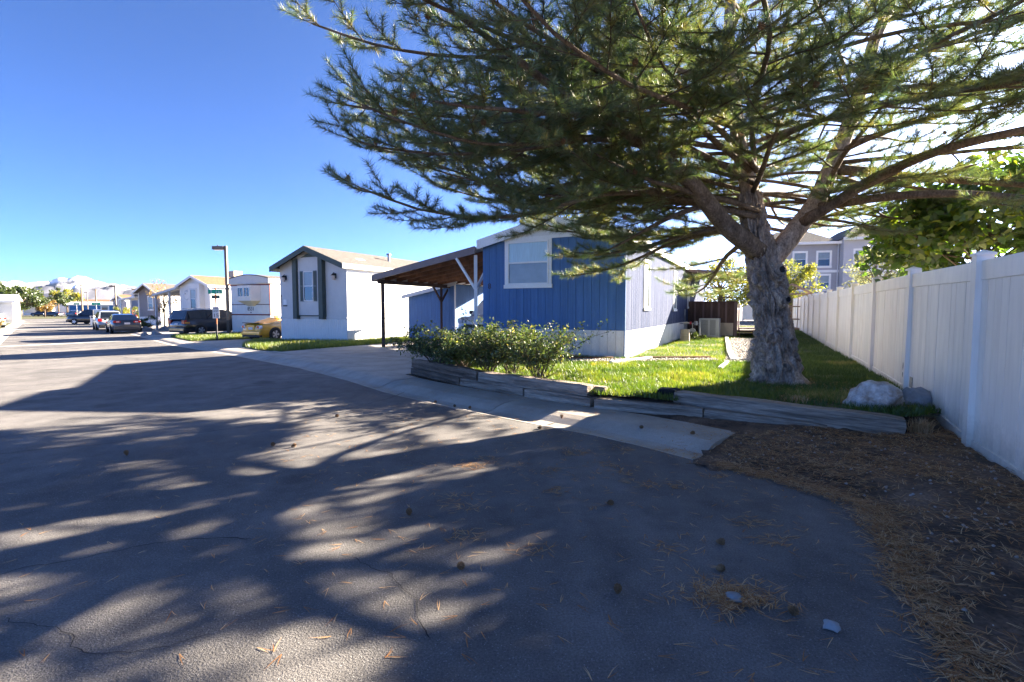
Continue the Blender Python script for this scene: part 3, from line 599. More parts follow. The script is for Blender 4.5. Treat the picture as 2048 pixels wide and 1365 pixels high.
# ================================================================ TIMBERS, STONES
def rough_bar(a, b, w, h, name, m, label, seed, sag=0.012):
    a = Vector(a); b = Vector(b); L = (b - a).length; d = (b - a).normalized(); sx = Vector((-d.y, d.x, 0)).normalized(); up = Vector((0, 0, 1))
    n = max(10, int(L / 0.07)); mb = MB(); sec = []
    for e in range(4):
        cy, cz = [(-1, 0), (1, 0), (1, 1), (-1, 1)][e]; ny, nz_ = [(1, 0), (1, 1), (-1, 1), (-1, 0)][e]
    ring = []
    for (y0, z0), (y1, z1) in zip([(-.5, 0), (.5, 0), (.5, 1), (-.5, 1)], [(.5, 0), (.5, 1), (-.5, 1), (-.5, 0)]):
        for q in (0.06, 0.35, 0.65, 0.94): ring.append((y0 + (y1 - y0) * q, z0 + (z1 - z0) * q))
    K = len(ring)
    for i in range(n + 1):
        s = i / n * L; endf = min(1, min(i, n - i) / 1.5)
        for (yy, zz) in ring:
            p = Vector((s * 2.2 + seed, yy * 9 * w / 0.2, zz * 9 * h / 0.2)); r = mnoise.noise(p) * sag + mnoise.noise(p * 3.3) * sag * 0.6
            k = 0.93 + 0.07 * endf
            mb.v.append(tuple(Vector((0, 0, 0)) + Vector((s + (mnoise.noise(p * 2) * 0.02 if endf < 1 else 0), yy * w * k + r * (1 if yy > 0 else -1), zz * h * k + r * 0.8))))
    for i in range(n):
        for k in range(K): k2 = (k + 1) % K; mb.f.append((i * K + k, i * K + k2, (i + 1) * K + k2, (i + 1) * K + k))
    mb.f.append(tuple(range(K - 1, -1, -1))); mb.f.append(tuple(n * K + k for k in range(K)))
    o = mb.build(name, m, None, a); o.rotation_euler = (0, -math.asin((b.z - a.z) / L), math.atan2(d.y, d.x)); return tag(o, label, 'timber', 'landscape timbers edging the lawn')
def TB(a, b, z0, z1, w, h, m, label, seed, sag=0.012): return rough_bar((*a, z0), (*b, z1), w, h, 'landscape_timber', M[m], label, seed, sag)
TB((-2.0, 10.18), (-0.86, 8.66), 0.085, 0.085, 0.17, 0.13, 'timber_dark', 'bottom left timber under the dark upper one by the driveway', 1)
TB((-0.84, 8.62), (0.22, 7.52), 0.085, 0.085, 0.17, 0.13, 'timber', 'middle bottom timber beneath the rose bushes', 2)
TB((0.24, 7.5), (1.10, 6.68), 0.085, 0.082, 0.17, 0.13, 'timber', 'short cracked bottom timber next to the low kerb timber', 3)
TB((-1.98, 10.22), (-0.52, 8.27), 0.215, 0.215, 0.19, 0.17, 'timber_dark', 'upper left dark timber with a split end beside the driveway', 4)
TB((-0.50, 8.24), (1.08, 6.78), 0.215, 0.212, 0.19, 0.16, 'timber', 'upper brown timber right of the dark one', 5)
TB((1.06, 6.98), (1.30, 6.82), 0.24, 0.24, 0.13, 0.10, 'timber', 'small timber offcut behind the end of the brown upper timber', 6)
TB((1.13, 6.66), (2.32, 6.02), 0.08, 0.07, 0.17, 0.14, 'timber', 'low timber in front of the black stump end', 7)
TB((2.34, 6.01), (3.45, 5.42), 0.07, 0.0, 0.17, 0.14, 'timber', 'low timber partly buried under the big grey one', 8)
TB((2.12, 6.42), (4.08, 5.14), 0.135, 0.065, 0.22, 0.215, 'timber', 'big grey weathered timber in front of the pine', 9, 0.009)
TB((2.00, 6.72), (2.20, 6.58), 0.14, 0.14, 0.22, 0.21, 'tar', 'black tarred timber stump at the left end of the big grey timber', 10, 0.03)

def rock(loc, s, m, label, seed, name='boulder', cat='boulder', group=None, rough=0.35, sub=4):
    bm = bmesh.new(); bmesh.ops.create_icosphere(bm, subdivisions=sub, radius=1)
    for v in bm.verts:
        p = v.co.copy(); q = Vector((p.x * 1.1 + seed, p.y * 1.1, p.z * 1.1)); k = 1 + rough * mnoise.noise(q) + rough * 0.45 * mnoise.noise(q * 2.4) + rough * 0.12 * mnoise.noise(q * 7)
        f = 1 - 0.18 * max(0, mnoise.cell(q * 0.9)); v.co = Vector((p.x * s[0], p.y * s[1], max(-0.35, p.z) * s[2])) * k * f
    me = bpy.data.meshes.new(name); bm.to_mesh(me); bm.free(); me.materials.append(m); me.polygons.foreach_set('use_smooth', [True] * len(me.polygons))
    o = bpy.data.objects.new(name, me); COL.objects.link(o); o.location = loc; return tag(o, label, cat, group)
rock((4.28, 5.86, 0.33), (0.31, 0.25, 0.26), M['boulder_white'], 'large whitish brown boulder at the end of the big timber', 14.6, rough=0.3)
rock((4.84, 5.98, 0.27), (0.20, 0.16, 0.19), M['boulder_grey'], 'smaller grey boulder against the fence', 8.1)
rock((1.07, 2.33, 0.012), (0.05, 0.035, 0.022), M['boulder_grey'], 'small grey stone lying in a nest of pine needles on the asphalt', 5.1, 'stone', 'stone', sub=3)
rock((1.40, 2.11, 0.012), (0.036, 0.030, 0.025), M['boulder_grey'], 'grey ridged pebble below the pine cone pair on the asphalt', 2.1, 'stone', 'stone', sub=3)

# ================================================================ HOUSE HELPERS
def window(par, x, y, z, w, h, facing=0.0, trim=0.07, tm='white', shutters=None, upper='glass', lower='glass', sash=True, name='window', proud=0.03, label=None):
    """part of a wall: frame, two panes, trim boards, sill; origin at the middle of its bottom edge, facing local -y"""
    f = MB(); e = 0.035
    f.box(-w / 2, -w / 2 + e, -proud, 0.01, 0, h); f.box(w / 2 - e, w / 2, -proud, 0.01, 0, h); f.box(-w / 2 + e, w / 2 - e, -proud, 0.01, h - e, h); f.box(-w / 2 + e, w / 2 - e, -proud, 0.01, 0, e)
    if sash: f.box(-w / 2 + e, w / 2 - e, -proud * 0.8, 0.01, h * 0.49, h * 0.49 + e * 1.2)
    o = f.build(name, M[tm if tm != 'green_trim' else 'white'], par, (x, y, z), facing)
    if label: o['label'] = label
    if sash:
        B(-w / 2 + e, w / 2 - e, -0.008, 0.004, h * 0.49 + e * 1.2, h - e).build('pane', M[upper], o); B(-w / 2 + e, w / 2 - e, -0.004, 0.004, e, h * 0.49).build('pane', M[lower], o)
    else: B(-w / 2 + e, w / 2 - e, -0.006, 0.004, e, h - e).build('pane', M[upper], o)
    if trim:
        for nm, a in (('trim', (-w / 2 - trim, -w / 2 - 0.002, -0.02, 0.01, 0, h)), ('trim', (w / 2 + 0.002, w / 2 + trim, -0.02, 0.01, 0, h)), ('trim', (-w / 2 - trim, w / 2 + trim, -0.024, 0.01, h + 0.002, h + trim * 1.1)), ('sill', (-w / 2 - trim - 0.02, w / 2 + trim + 0.02, -0.045, 0.01, -trim * 1.2, -0.002))): B(*a).build(nm, M[tm], o)
    return o
def gable_roof(par, w, l, ze, za, over_f, over_s, th, m, fascia, fm, y0=0.0, xm=None, soffit='white', gutter=None):
    """two roof slabs with rake boards on the front and eave boards on the sides"""
    xm = w / 2 if xm is None else xm; rf = None
    for sgn in (-1, 1):
        xe = -over_s if sgn < 0 else w + over_s; wall = 0 if sgn < 0 else w; sl = (za - ze) / abs(xm - wall); zo = ze - sl * over_s
        a = [(xm, y0 - over_f, za), (xe, y0 - over_f, zo), (xe, y0 + l + over_f, zo), (xm, y0 + l + over_f, za)]
        if sgn > 0: a = a[::-1]
        o = MB().hexa(a, [(p[0], p[1], p[2] + th) for p in a]).build('roof', m, par); rf = rf or o
        g = 0.0 if sgn < 0 else 0.003
        q = [(xm, y0 - over_f - 0.022, za + th * 0.85 + g), (xe, y0 - over_f - 0.022, zo + th * 0.85 + g), (xe, y0 - over_f - 0.022, zo + th * 0.85 - fascia), (xm, y0 - over_f - 0.022, za + th * 0.85 - fascia)]
        MB().prism(q, (0, 0.02, 0)).build('rake_board', fm, par)
        xo = xe + sgn * 0.002
        B(min(xo, xo + sgn * 0.02), max(xo, xo + sgn * 0.02), y0 - over_f, y0 + l + over_f, zo + th * 0.85 - fascia * 0.9, zo + th * 0.85).build('eave_board', gutter or fm, par)
        MB().hexa([(wall, y0 - over_f, zo - 0.03), (xe, y0 - over_f, zo - 0.03), (xe, y0 + l, zo - 0.03), (wall, y0 + l, zo - 0.03)][::(1 if sgn > 0 else -1)], [(wall, y0 - over_f, zo - 0.015), (xe, y0 - over_f, zo - 0.015), (xe, y0 + l, zo - 0.015), (wall, y0 + l, zo - 0.015)][::(1 if sgn > 0 else -1)]).build('soffit', M[soffit], par)
    return rf
def gable_shell(par, w, l, z0, ze, za, m, name='wall'):
    return MB().prism([(0, 0, z0), (w, 0, z0), (w, 0, ze), (w / 2, 0, za), (0, 0, ze)], (0, l, 0)).build(name, m, par)
def ribbed(par, a, b, z0, z1, n, m, name='skirting', d=0.02):
    """corrugated skirting from a to b (2-D local points); the ridges stand out to the right of a->b"""
    a = Vector((*a, 0)); b = Vector((*b, 0)); dr = (b - a); q = Vector((dr.y, -dr.x, 0)).normalized(); mb = MB()
    for i in range(n * 4 + 1):
        s = i / (n * 4); h = (0, 0, 1, 1)[i % 4] * d; p = a + dr * s + q * h; mb.v += [(p.x, p.y, z0), (p.x, p.y, z1)]
    for i in range(n * 4): mb.f.append((2 * i, 2 * i + 2, 2 * i + 3, 2 * i + 1))
    return mb.build(name, m, par)

# ================================================================ THE BLUE HOME
def blue_home():
    W, Ln, zs, zt, za = 3.78, 17.0, 0.72, 2.97, 3.42
    h = thing('blue_mobile_home', 'blue mobile home with white skirting and white window behind the pine', 'mobile home', (-0.76, 13.34, 0.2), RZ)
    gable_shell(h, W, Ln, zs, 2.93, za, M['blue'], 'wall'); MB().box(0.01, W - 0.01, 0.01, Ln, 0.0, zs + 0.01).build('skirting_core', M['skirt_white'], h)
    nb = 19; bw = W / nb; bd = B(0.003, bw - 0.003, -0.018, 0.0, 0, 1).mesh('siding_board', M['blue']); sk = B(0.003, bw - 0.003, -0.014, 0.0, 0, 1).mesh('skirting_board', M['skirt_white'])
    for i in range(nb):
        piece('siding_board', bd, h, (i * bw, -0.002 - rng.uniform(0, 0.002), zs - 0.02), scale=(1, 1, zt - zs + 0.02))
        piece('skirting_board', sk, h, (i * bw, -0.001 - rng.uniform(0, 0.002), -0.03), scale=(1, 1, zs + 0.03))
    ns = 85; sw = Ln / ns; sb = B(0.0, 0.016, 0.003, sw - 0.003, 0, 1).mesh('siding_board', M['blue_worn'])
    for i in range(ns): piece('siding_board', sb, h, (W + 0.002 + rng.uniform(0, 0.002), i * sw, zs - 0.03), scale=(1, 1, 2.95 - zs + 0.03))
    for i in range(14): B(W + 0.001, W + 0.013, i * 1.22 + 0.003, i * 1.22 + 1.217, -0.03, zs).build('skirting_panel', M['skirt_white'], h)
    B(W - 0.004, W + 0.024, -0.026, 0.0, -0.03, 2.93).build('corner_trim', M['blue'], h)
    # white gable
    MB().prism([(0.0, -0.03, zt), (W, -0.03, zt), (W, -0.03, zt + 0.01), (W / 2, -0.03, za + 0.02), (0, -0.03, zt + 0.01)], (0, 0.028, 0)).build('gable_panel', M['offwhite'], h)
    B(-0.02, W + 0.02, -0.045, -0.031, zt - 0.02, zt + 0.05).build('gable_band', M['white'], h)
    gable_roof(h, W, Ln, 2.98, za + 0.02, 0.14, 0.1, 0.06, M['roof_white'], 0.24, M['white'])
    wd = window(h, 1.31, -0.02, 1.83, 1.14, 1.08, 0, 0.08, 'white', upper='curtain', lower='glass_blind', label='white framed sash window with pale curtain')
    text('8', 0.2, 'house_number', M['brown_wood'], h, (0.2, -0.024, 1.80))
    B(1.80, 2.42, -0.06, -0.018, -0.02, 0.66).build('crawl_space_door', M['cream'], h, bevel=0.004)['label'] = 'cream access panel standing in the skirting'
    for y, w, z, hh in ((2.3, 0.62, 1.24, 1.25), (7.2, 0.62, 1.2, 1.3), (10.9, 0.5, 1.3, 1.2)): window(h, W + 0.02, y, z, w, hh, math.pi / 2, 0.06, 'white', upper='glass_blind', lower='glass_blind')
    B(W + 0.02, W + 0.05, 9.75, 9.87, 0.95, 1.2).build('outlet_box', M['galv'], h); MB().tube([(W + 0.035, 9.81, 0.1), (W + 0.035, 9.81, 0.95)], 0.013, 6).build('conduit', M['galv'], h)
    for x, y in ((1.3, 5.0), (2.5, 9.0)): MB().tube([(x, y, 3.1), (x, y, 3.6)], 0.05, 8).build('roof_vent', M['galv'], h)
blue_home()

def carport():
    c = thing('carport', 'brown skewed lean-to carport on the left side of the blue home', 'carport', (-0.86, 13.42, 0.15), 0)
    O = Vector((-0.86, 13.42, 0.15)); zf = lambda p: 2.93 - 0.088 * max(0, -(Vector((p.x, p.y, 0)) - Vector((O.x, O.y, 0))).dot(V))
    A = Vector((-0.98, 13.45, 0)); Bp = Vector((-4.95, 17.75, 0)); D = (Bp - A); n = D.normalized()
    P = lambda p, dz=0: Vector((p.x - O.x, p.y - O.y, zf(p) - 0.15 + dz + 0.15 - 0.15))
    Ln = 8.5
    a = [A, Bp, Bp + U * Ln, A + U * Ln]
    MB().hexa([P(p, 0.12) for p in a], [P(p, 0.14) for p in a]).build('roof_deck', M['deck_metal'], c)
    MB().hexa([P(A, -0.04) - U * 0.03, P(Bp, -0.04) - U * 0.03, P(Bp, -0.04), P(A, -0.04)], [P(A, 0.16) - U * 0.03, P(Bp, 0.16) - U * 0.03, P(Bp, 0.16), P(A, 0.16)]).build('fascia', M['brown_metal'], c)
    MB().hexa([P(Bp, -0.06), P(Bp + U * Ln, -0.06), P(Bp + U * Ln - n * 0.05, -0.06), P(Bp - n * 0.05, -0.06)], [P(Bp, 0.15), P(Bp + U * Ln, 0.15), P(Bp + U * Ln - n * 0.05, 0.15), P(Bp - n * 0.05, 0.15)]).build('eave_board', M['grey_trim'], c)
    for k in range(1, 13):
        q = U * (k * 0.66); MB().bar(P(A + q, 0.045), P(Bp + q - n * 0.06, 0.045), 0.045, 0.14).build('rafter', M['rafter'], c)
    for s, m in ((1.3, 'brown_wood'), (4.4, 'brown_wood')): pass
    beam = Bp - n * 0.35; MB().bar(P(beam + U * 0.1, -0.1), P(beam + U * Ln, -0.1), 0.09, 0.14).build('beam', M['brown_wood'], c)
    def post(p, m, top, zb, br=True, w=0.09):
        p = Vector((*p, 0)); lp = Vector((p.x - O.x, p.y - O.y, 0)); pr = MB().bar(lp + Vector((0, 0, zb - 0.15)), lp + Vector((0, 0, top - 0.15)), w).build('post', M[m], c, bevel=0.004)
        if br:
            for s in (-1, 1): MB().bar(lp + Vector((0, 0, top - 0.85)) + U * (0.03 * s), lp + U * (0.75 * s) + Vector((0, 0, top - 0.06)), w * 0.7).build('brace', M[m], pr)
    post((-4.62, 17.95), 'brown_wood', 2.44, 0.05, False, 0.11); post((-2.98, 21.15), 'brown_wood', 2.44, 0.05)
    lp = (-0.99, 13.72); p = Vector((*lp, 0)); l = Vector((p.x - O.x, p.y - O.y, 0))
    w = MB().bar(l + Vector((0, 0, -0.1)), l + Vector((0, 0, 2.72)), 0.09).build('post', M['white'], c); w['label'] = 'white painted post with two braces at the corner of the home'
    for s in (-1, 1): MB().bar(l + Vector((0, 0, 1.78)), l + V * (0.62 * s) * (1 if s < 0 else 0.25) + U * (0.6 if s > 0 else 0) + Vector((0, 0, 2.66)), 0.06).build('brace', M['white'], w)
carport()

def shed():
    s = thing('blue_shed', 'blue shed with white trimmed sloping roof at the back of the carport', 'shed', (-4.6, 22.5, 0.1), RZ)
    W, D = 2.42, 3.0; MB().prism([(0, 0, 0), (W, 0, 0), (W, 0, 2.36), (0, 0, 1.9)], (0, D, 0)).build('wall', M['blue'], s)
    for i in range(12):
        x = i * W / 12; zt = 1.9 + 0.46 * (x / W) - 0.0; B(x + 0.003, x + W / 12 - 0.003, -0.016, -0.001, 0.0, zt).build('siding_board', M['blue'], s)
    for i in range(14): B(W + 0.001, W + 0.015, i * D / 14 + 0.003, (i + 1) * D / 14 - 0.003, 0, 2.34).build('siding_board', M['blue'], s)
    MB().hexa([(-0.25, -0.2, 1.86), (W + 0.2, -0.2, 2.42), (W + 0.2, D, 2.42), (-0.25, D, 1.86)], [(-0.25, -0.2, 1.91), (W + 0.2, -0.2, 2.47), (W + 0.2, D, 2.47), (-0.25, D, 1.91)]).build('roof', M['roof_white'], s)
    MB().prism([(-0.26, -0.225, 1.76), (W + 0.2, -0.225, 2.32), (W + 0.2, -0.225, 2.48), (-0.26, -0.225, 1.92)], (0, 0.022, 0)).build('fascia', M['grey_trim'], s)
    B(-0.05, -0.002, -0.024, 0.03, 0, 1.88).build('corner_trim', M['grey_trim'], s); B(W - 0.02, W + 0.05, -0.03, 0.0, 0, 2.36).build('corner_trim', M['white'], s)
shed()

def porch():
    p = thing('porch', 'dark brown board porch with sloping awning on the right side of the blue home', 'porch', (7.46, 21.3, 0.22), RZ)
    B(0, 1.9, 0.02, 0.06, 0.1, 1.5).build('back_wall', M['brown_wood'], p)
    for i, x in enumerate((0.0, 0.32, 0.62, 0.95, 1.22, 1.5)): B(x + 0.004, x + 0.25, -0.002, 0.019, 0.1, 1.46).build('wall_board', M['brown_wood'], p)
    for x in (0.27, 0.60, 0.92, 1.2, 1.48): B(x, x + 0.07, -0.03, -0.003, 0.1, 1.46).build('batten', M['mauve'], p)
    B(-0.03, 1.93, -0.05, 0.1, 1.462, 1.51).build('top_rail', M['brown_wood'], p); B(1.82, 1.95, -0.06, 0.05, -0.05, 1.46).build('end_post', M['mauve'], p)
    B(1.05, 1.8, -0.055, -0.031, 0.1, 0.62).build('beige_panel', M['beige'], p); B(0, 1.95, -0.2, -0.07, -0.02, 0.07).build('sill_beam', M['mauve'], p)
    B(0, 3.2, 0.1, 4.6, 0.25, 0.32).build('deck', M['brown_wood'], p)
    A = [(-0.35, -0.9, 2.78), (3.3, -0.9, 2.42), (3.3, 4.6, 2.42), (-0.35, 4.6, 2.78)]
    MB().hexa(A, [(a, b, c + 0.05) for a, b, c in A]).build('awning_roof', M['brown_metal'], p)
    MB().hexa([(-0.35, -0.94, 2.74), (3.3, -0.94, 2.38), (3.3, -0.902, 2.38), (-0.35, -0.902, 2.74)], [(-0.35, -0.94, 2.86), (3.3, -0.94, 2.5), (3.3, -0.902, 2.5), (-0.35, -0.902, 2.86)]).build('awning_fascia', M['mauve'], p)
    for k in range(12): x = -0.2 + k * 0.3; MB().bar((x, -0.88, 2.765 - (x + 0.35) * 0.0986), (x, 4.5, 2.765 - (x + 0.35) * 0.0986), 0.04, 0.05).build('awning_rib', M['brown_wood'], p)
    for y in (1.5, 4.4): MB().bar((3.1, y, 0.0), (3.1, y, 2.42), 0.09).build('awning_post', M['brown_wood'], p)
    for k in range(3): B(2.0, 2.75, -0.45 + k * 0.28, -0.12 + k * 0.28, 0.02 + k * 0.18, 0.06 + k * 0.18).build('step', M['mauve'], p); B(2.0, 2.03, -0.45 + k * 0.28, -0.12 + k * 0.28, -0.1, 0.018 + k * 0.18).build('step_riser', M['brown_wood'], p)
    B(1.96, 2.02, 0.3, 0.36, 0.3, 1.4).build('baluster', M['white'], p)
porch()

def ac_unit():
    a = thing('air_conditioner', 'grey air conditioning unit in front of the brown porch wall', 'air conditioner', (8.05, 20.35, 0.27), RZ)
    B(-0.42, 0.42, -0.42, 0.42, 0, 0.06).build('pad', M['concrete'], a); B(-0.34, 0.34, -0.34, 0.34, 0.06, 0.72).build('core', M['ac_dark'], a)
    B(-0.38, 0.38, -0.38, 0.38, 0.70, 0.76).build('top', M['ac_grey'], a, bevel=0.01); B(-0.38, 0.38, -0.38, 0.38, 0.062, 0.11).build('base', M['ac_grey'], a)
    for x in (-0.38, -0.035, 0.25): B(x, x + (0.07 if x < 0.2 else 0.13), -0.378, -0.34, 0.112, 0.698).build('corner_panel', M['ac_grey'], a)
    for i in range(15): B(-0.31, 0.25, -0.372, -0.344, 0.13 + i * 0.038, 0.15 + i * 0.038).build('louvre', M['ac_grey'], a)
    B(0.335, 0.378, -0.34, 0.36, 0.112, 0.698).build('side_panel', M['ac_grey'], a)
ac_unit()
def gas_meter():
    g = thing('gas_meter', 'grey gas meter with pipes and red valve beside the air conditioner', 'gas meter', (7.1, 18.9, 0.25), RZ)
    MB().tube([(0, 0, 0), (0, 0, 0.62), (-0.16, 0, 0.62)], 0.022, 8).build('riser_pipe', M['galv'], g); MB().tube([(-0.16, 0, 0.62), (-0.78, 0.1, 0.6)], 0.02, 8).build('house_pipe', M['galv'], g)
    MB().tube([(-0.26, -0.06, 0.32), (-0.26, 0.09, 0.32)], 0.11, 14).build('meter_body', M['ac_grey'], g); MB().tube([(-0.26, 0, 0.32), (-0.26, 0, 0.62)], 0.018, 8).build('meter_pipe', M['galv'], g)
    MB().tube([(-0.14, 0, 0.55), (-0.14, 0.0, 0.70)], [0.07, 0.06], 12).build('regulator', M['galv'], g); B(-0.36, -0.3, -0.03, 0.03, 0.58, 0.68).build('valve', M['red'], g); B(-0.56, -0.38, -0.015, 0.015, 0.62, 0.66).build('valve_tag', M['cream'], g)
gas_meter()
def bin_():
    b = thing('utility_stub', 'small beige two-tier utility pedestal by the white skirting', 'utility box', (6.2, 17.9, 0.22), RZ)
    MB().tube([(0, 0, 0), (0, 0, 0.24)], [0.17, 0.165], 16).build('lower_tier', M['beige'], b, smooth=False); MB().tube([(0, 0, 0.245), (0, 0, 0.46)], [0.158, 0.165], 16).build('upper_tier', M['beige'], b)
bin_()

# ================================================================ THE GREY HOME
def grey_home():
    W, Ln, zs, ze, za = 4.27, 18.0, 1.0, 3.42, 4.22
    h = thing('grey_mobile_home', 'light grey mobile home with dark green trim and sunlit white side', 'mobile home', (-11.12, 24.1, 0.0), RZ)
    gable_shell(h, W, Ln, zs - 0.05, ze, za, M['lightgrey'], 'wall'); B(0.03, W - 0.03, 0.03, Ln - 0.03, -0.3, zs).build('foundation', M['skirt_white'], h)
    ribbed(h, (0, 0.0), (W, 0.0), -0.3, zs, 34, M['offwhite']); ribbed(h, (W, 0.0), (W, Ln), -0.3, zs, 100, M['offwhite'], d=0.006)
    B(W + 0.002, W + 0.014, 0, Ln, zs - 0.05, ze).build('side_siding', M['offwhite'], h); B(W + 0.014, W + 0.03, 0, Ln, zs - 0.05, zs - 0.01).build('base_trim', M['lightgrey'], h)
    B(-0.01, W + 0.01, -0.03, -0.002, zs - 0.04, zs + 0.06).build('base_trim', M['lightgrey'], h)
    x0, x1 = 1.15, 2.95
    B(x0 + 0.2, x1 - 0.2, -0.10, 0, zs + 0.08, 3.9).build('centre_bay', M['lightgrey'], h); B(x0 + 0.2, x1 - 0.2, -0.115, -0.101, 3.15, 3.2).build('bay_band', M['lightgrey'], h); B(x0 + 0.2, x1 - 0.2, -0.125, -0.101, zs + 0.08, zs + 0.13).build('bay_base', M['green_trim'], h)
    for x in (x0 - 0.06, x1 - 0.2): B(x, x + 0.26, -0.22, -0.002, zs - 0.05, 3.72).build('pilaster', M['green_trim'], h, bevel=0.006)
    MB().prism([(W / 2 - 0.55, -0.13, 3.78), (W / 2 + 0.55, -0.13, 3.78), (W / 2, -0.13, 3.98)], (0, 0.028, 0)).build('gable_vent', M['green_trim'], h)
    o = window(h, 2.03, -0.105, 1.78, 0.62, 1.36, 0, 0.0, 'white', upper='glass_blind', lower='glass')
    for s, x in ((-1, 1.60), (1, 2.46)):
        sh = B(x - 0.10, x + 0.10, -0.13, -0.102, 1.76, 3.16).build('shutter', M['shutter'], h)
        for z0, z1 in ((1.80, 2.42), (2.5, 3.12)): B(x - 0.07, x + 0.07, -0.138, -0.131, z0, z1).build('shutter_panel', M['green_trim'], sh)
    for x in (0.42, 3.62):
        s = B(x - 0.05, x + 0.05, -0.04, -0.002, 2.78, 3.0).build('wall_lamp', M['blackplastic'], h); s['label'] = 'black carriage lamp'
        MB().tube([(x, -0.14, 2.70), (x, -0.14, 2.90)], [0.07, 0.09], 6).build('lamp_glass', M['bulb'], s); MB().tube([(x, -0.14, 2.902), (x, -0.14, 3.0)], [0.12, 0.02], 6).build('lamp_cap', M['blackplastic'], s); MB().tube([(x, -0.02, 2.95), (x, -0.1, 3.04), (x, -0.14, 2.99)], 0.014, 6).build('lamp_arm', M['blackplastic'], s)
    for i, ch in enumerate('8537'): text(ch, 0.16, 'house_number', M['ink'], h, (0.075, -0.006, 2.02 - i * 0.15))
    B(0.22, 0.44, -0.02, -0.002, 1.62, 1.86).build('notice', M['white'], h); B(0.20, 0.46, -0.03, -0.002, 1.54, 1.59).build('notice_bar', M['blackplastic'], h)
    rf = gable_roof(h, W, Ln, ze, za, 0.42, 0.18, 0.05, M['shingle_grey'], 0.24, M['green_trim'], soffit='lightgrey', gutter=M['cream'])
    for x, y, z in ((3.1, 4.2, 3.95), (3.3, 8.0, 3.9)): MB().tube([(x, y, z - 0.1), (x, y, z + 0.28)], [0.07, 0.07], 10).tube([(x, y, z + 0.281), (x, y, z + 0.36)], [0.14, 0.1], 10).build('roof_vent', M['galv'], h)
    MB().hexa([(3.35, 1.5, 3.72), (3.85, 1.5, 3.53), (3.85, 2.0, 3.53), (3.35, 2.0, 3.72)], [(3.35, 1.5, 3.82), (3.85, 1.5, 3.62), (3.85, 2.0, 3.62), (3.35, 2.0, 3.82)]).build('skylight', M['white'], h)
    for y, w in ((9.6, 0.9), (14, 0.9)): window(h, W + 0.02, y, 1.8, w, 1.3, math.pi / 2, 0.06, 'white', upper='glass_blind')
grey_home()

# ================================================================ HOME 8531
def home_8531():
    W, Ln, zs, ze = 3.92, 16.0, 1.42, 3.46
    h = thing('white_mobile_home', 'white mobile home with arched roof, bay window and red trim behind the yellow car', 'mobile home', (-19.3, 34.5, -0.36), RZ)
    B(0, W, 0, Ln, zs - 0.05, ze).build('wall', M['offwhite'], h); B(0.03, W - 0.03, 0.03, Ln, -0.2, zs).build('foundation', M['skirt_white'], h)
    ribbed(h, (0, 0), (W, 0), -0.2, zs - 0.07, 26, M['offwhite']); ribbed(h, (W, 0), (W, Ln), -0.2, zs - 0.07, 80, M['offwhite'])
    for i in range(16): B(i * W / 16 + 0.004, (i + 1) * W / 16 - 0.004, -0.012, -0.001, zs, ze).build('siding_board', M['offwhite'], h)
    B(0, W, -0.03, -0.013, zs - 0.06, zs + 0.02).build('red_band', M['red_trim'], h); B(0, W, -0.026, -0.013, 2.05, 2.1).build('belt_band', M['mauve'], h); B(-0.1, W + 0.1, -0.03, -0.013, ze - 0.12, ze - 0.05).build('eave_band', M['red_trim'], h)
    B(W - 0.02, W + 0.03, -0.034, 0.03, zs - 0.05, ze).build('corner_trim', M['red_trim'], h)
    arc = [(-0.12, 0.0)] + [(-0.12 + (W + 0.24) * i / 12, 0.30 + 0.26 * math.sin(math.pi * i / 12)) for i in range(13)] + [(W + 0.12, 0.0)]
    MB().prism([(x, -0.18, ze + z) for x, z in arc], (0, 0.3, 0)).build('parapet', M['lightgrey'], h)
    cap = [(-0.14 + (W + 0.28) * i / 12, ze + 0.302 + 0.26 * math.sin(math.pi * i / 12)) for i in range(13)]
    MB().prism([(x, -0.2, z) for x, z in cap] + [(x, -0.2, z + 0.06) for x, z in cap[::-1]], (0, Ln, 0)).build('roof', M['shingle_grey'], h)
    B(W + 0.12, W + 0.14, 0.1, Ln, ze, ze + 0.3).build('eave_board', M['offwhite'], h); B(0, W + 0.12, 0.13, Ln, ze, ze + 0.05).build('soffit', M['offwhite'], h)
    # bay window
    bx0, bx1, d = 1.15, 3.05, 0.55; z0, z1 = 2.32, ze - 0.13
    pr = [(bx0, -0.02), (bx0 + 0.28, -d), (bx1 - 0.28, -d), (bx1, -0.02)]
    bay = MB().prism([(x, y, z0) for x, y in pr], (0, 0, z1 - z0)).build('bay', M['offwhite'], h)
    MB().hexa([(1.8, -0.02, 1.96), (2.4, -0.02, 1.96), (2.4, -0.014, 1.96), (1.8, -0.014, 1.96)], [(bx0 + .28, -d, z0 - .004), (bx1 - .28, -d, z0 - .004), (bx1, -0.014, z0 - .004), (bx0, -0.014, z0 - .004)]).build('bay_base', M['cream'], bay)
    for cx in (1.78, 2.42): window(bay, cx, -d - 0.004, 2.58, 0.56, 0.62, 0, 0.0, 'white', upper='glass', sash=False); B(cx - 0.012, cx + 0.012, -d - 0.035, -d - 0.02, 2.6, 3.17).build('mullion', M['white'], bay)
    text('8531', 0.34, 'house_number', M['ink'], h, (2.02, -0.02, 1.78)); B(1.98, 2.06, -0.022, -0.013, 1.5, 1.58).build('badge', M['ink'], h)
    B(W + 0.002, W + 0.012, 0, Ln, zs - 0.05, ze).build('side_siding', M['offwhite'], h)
    for y in (4, 9): window(h, W + 0.014, y, 2.0, 0.9, 1.1, math.pi / 2, 0.05, 'white', upper='glass_blind')
home_8531()

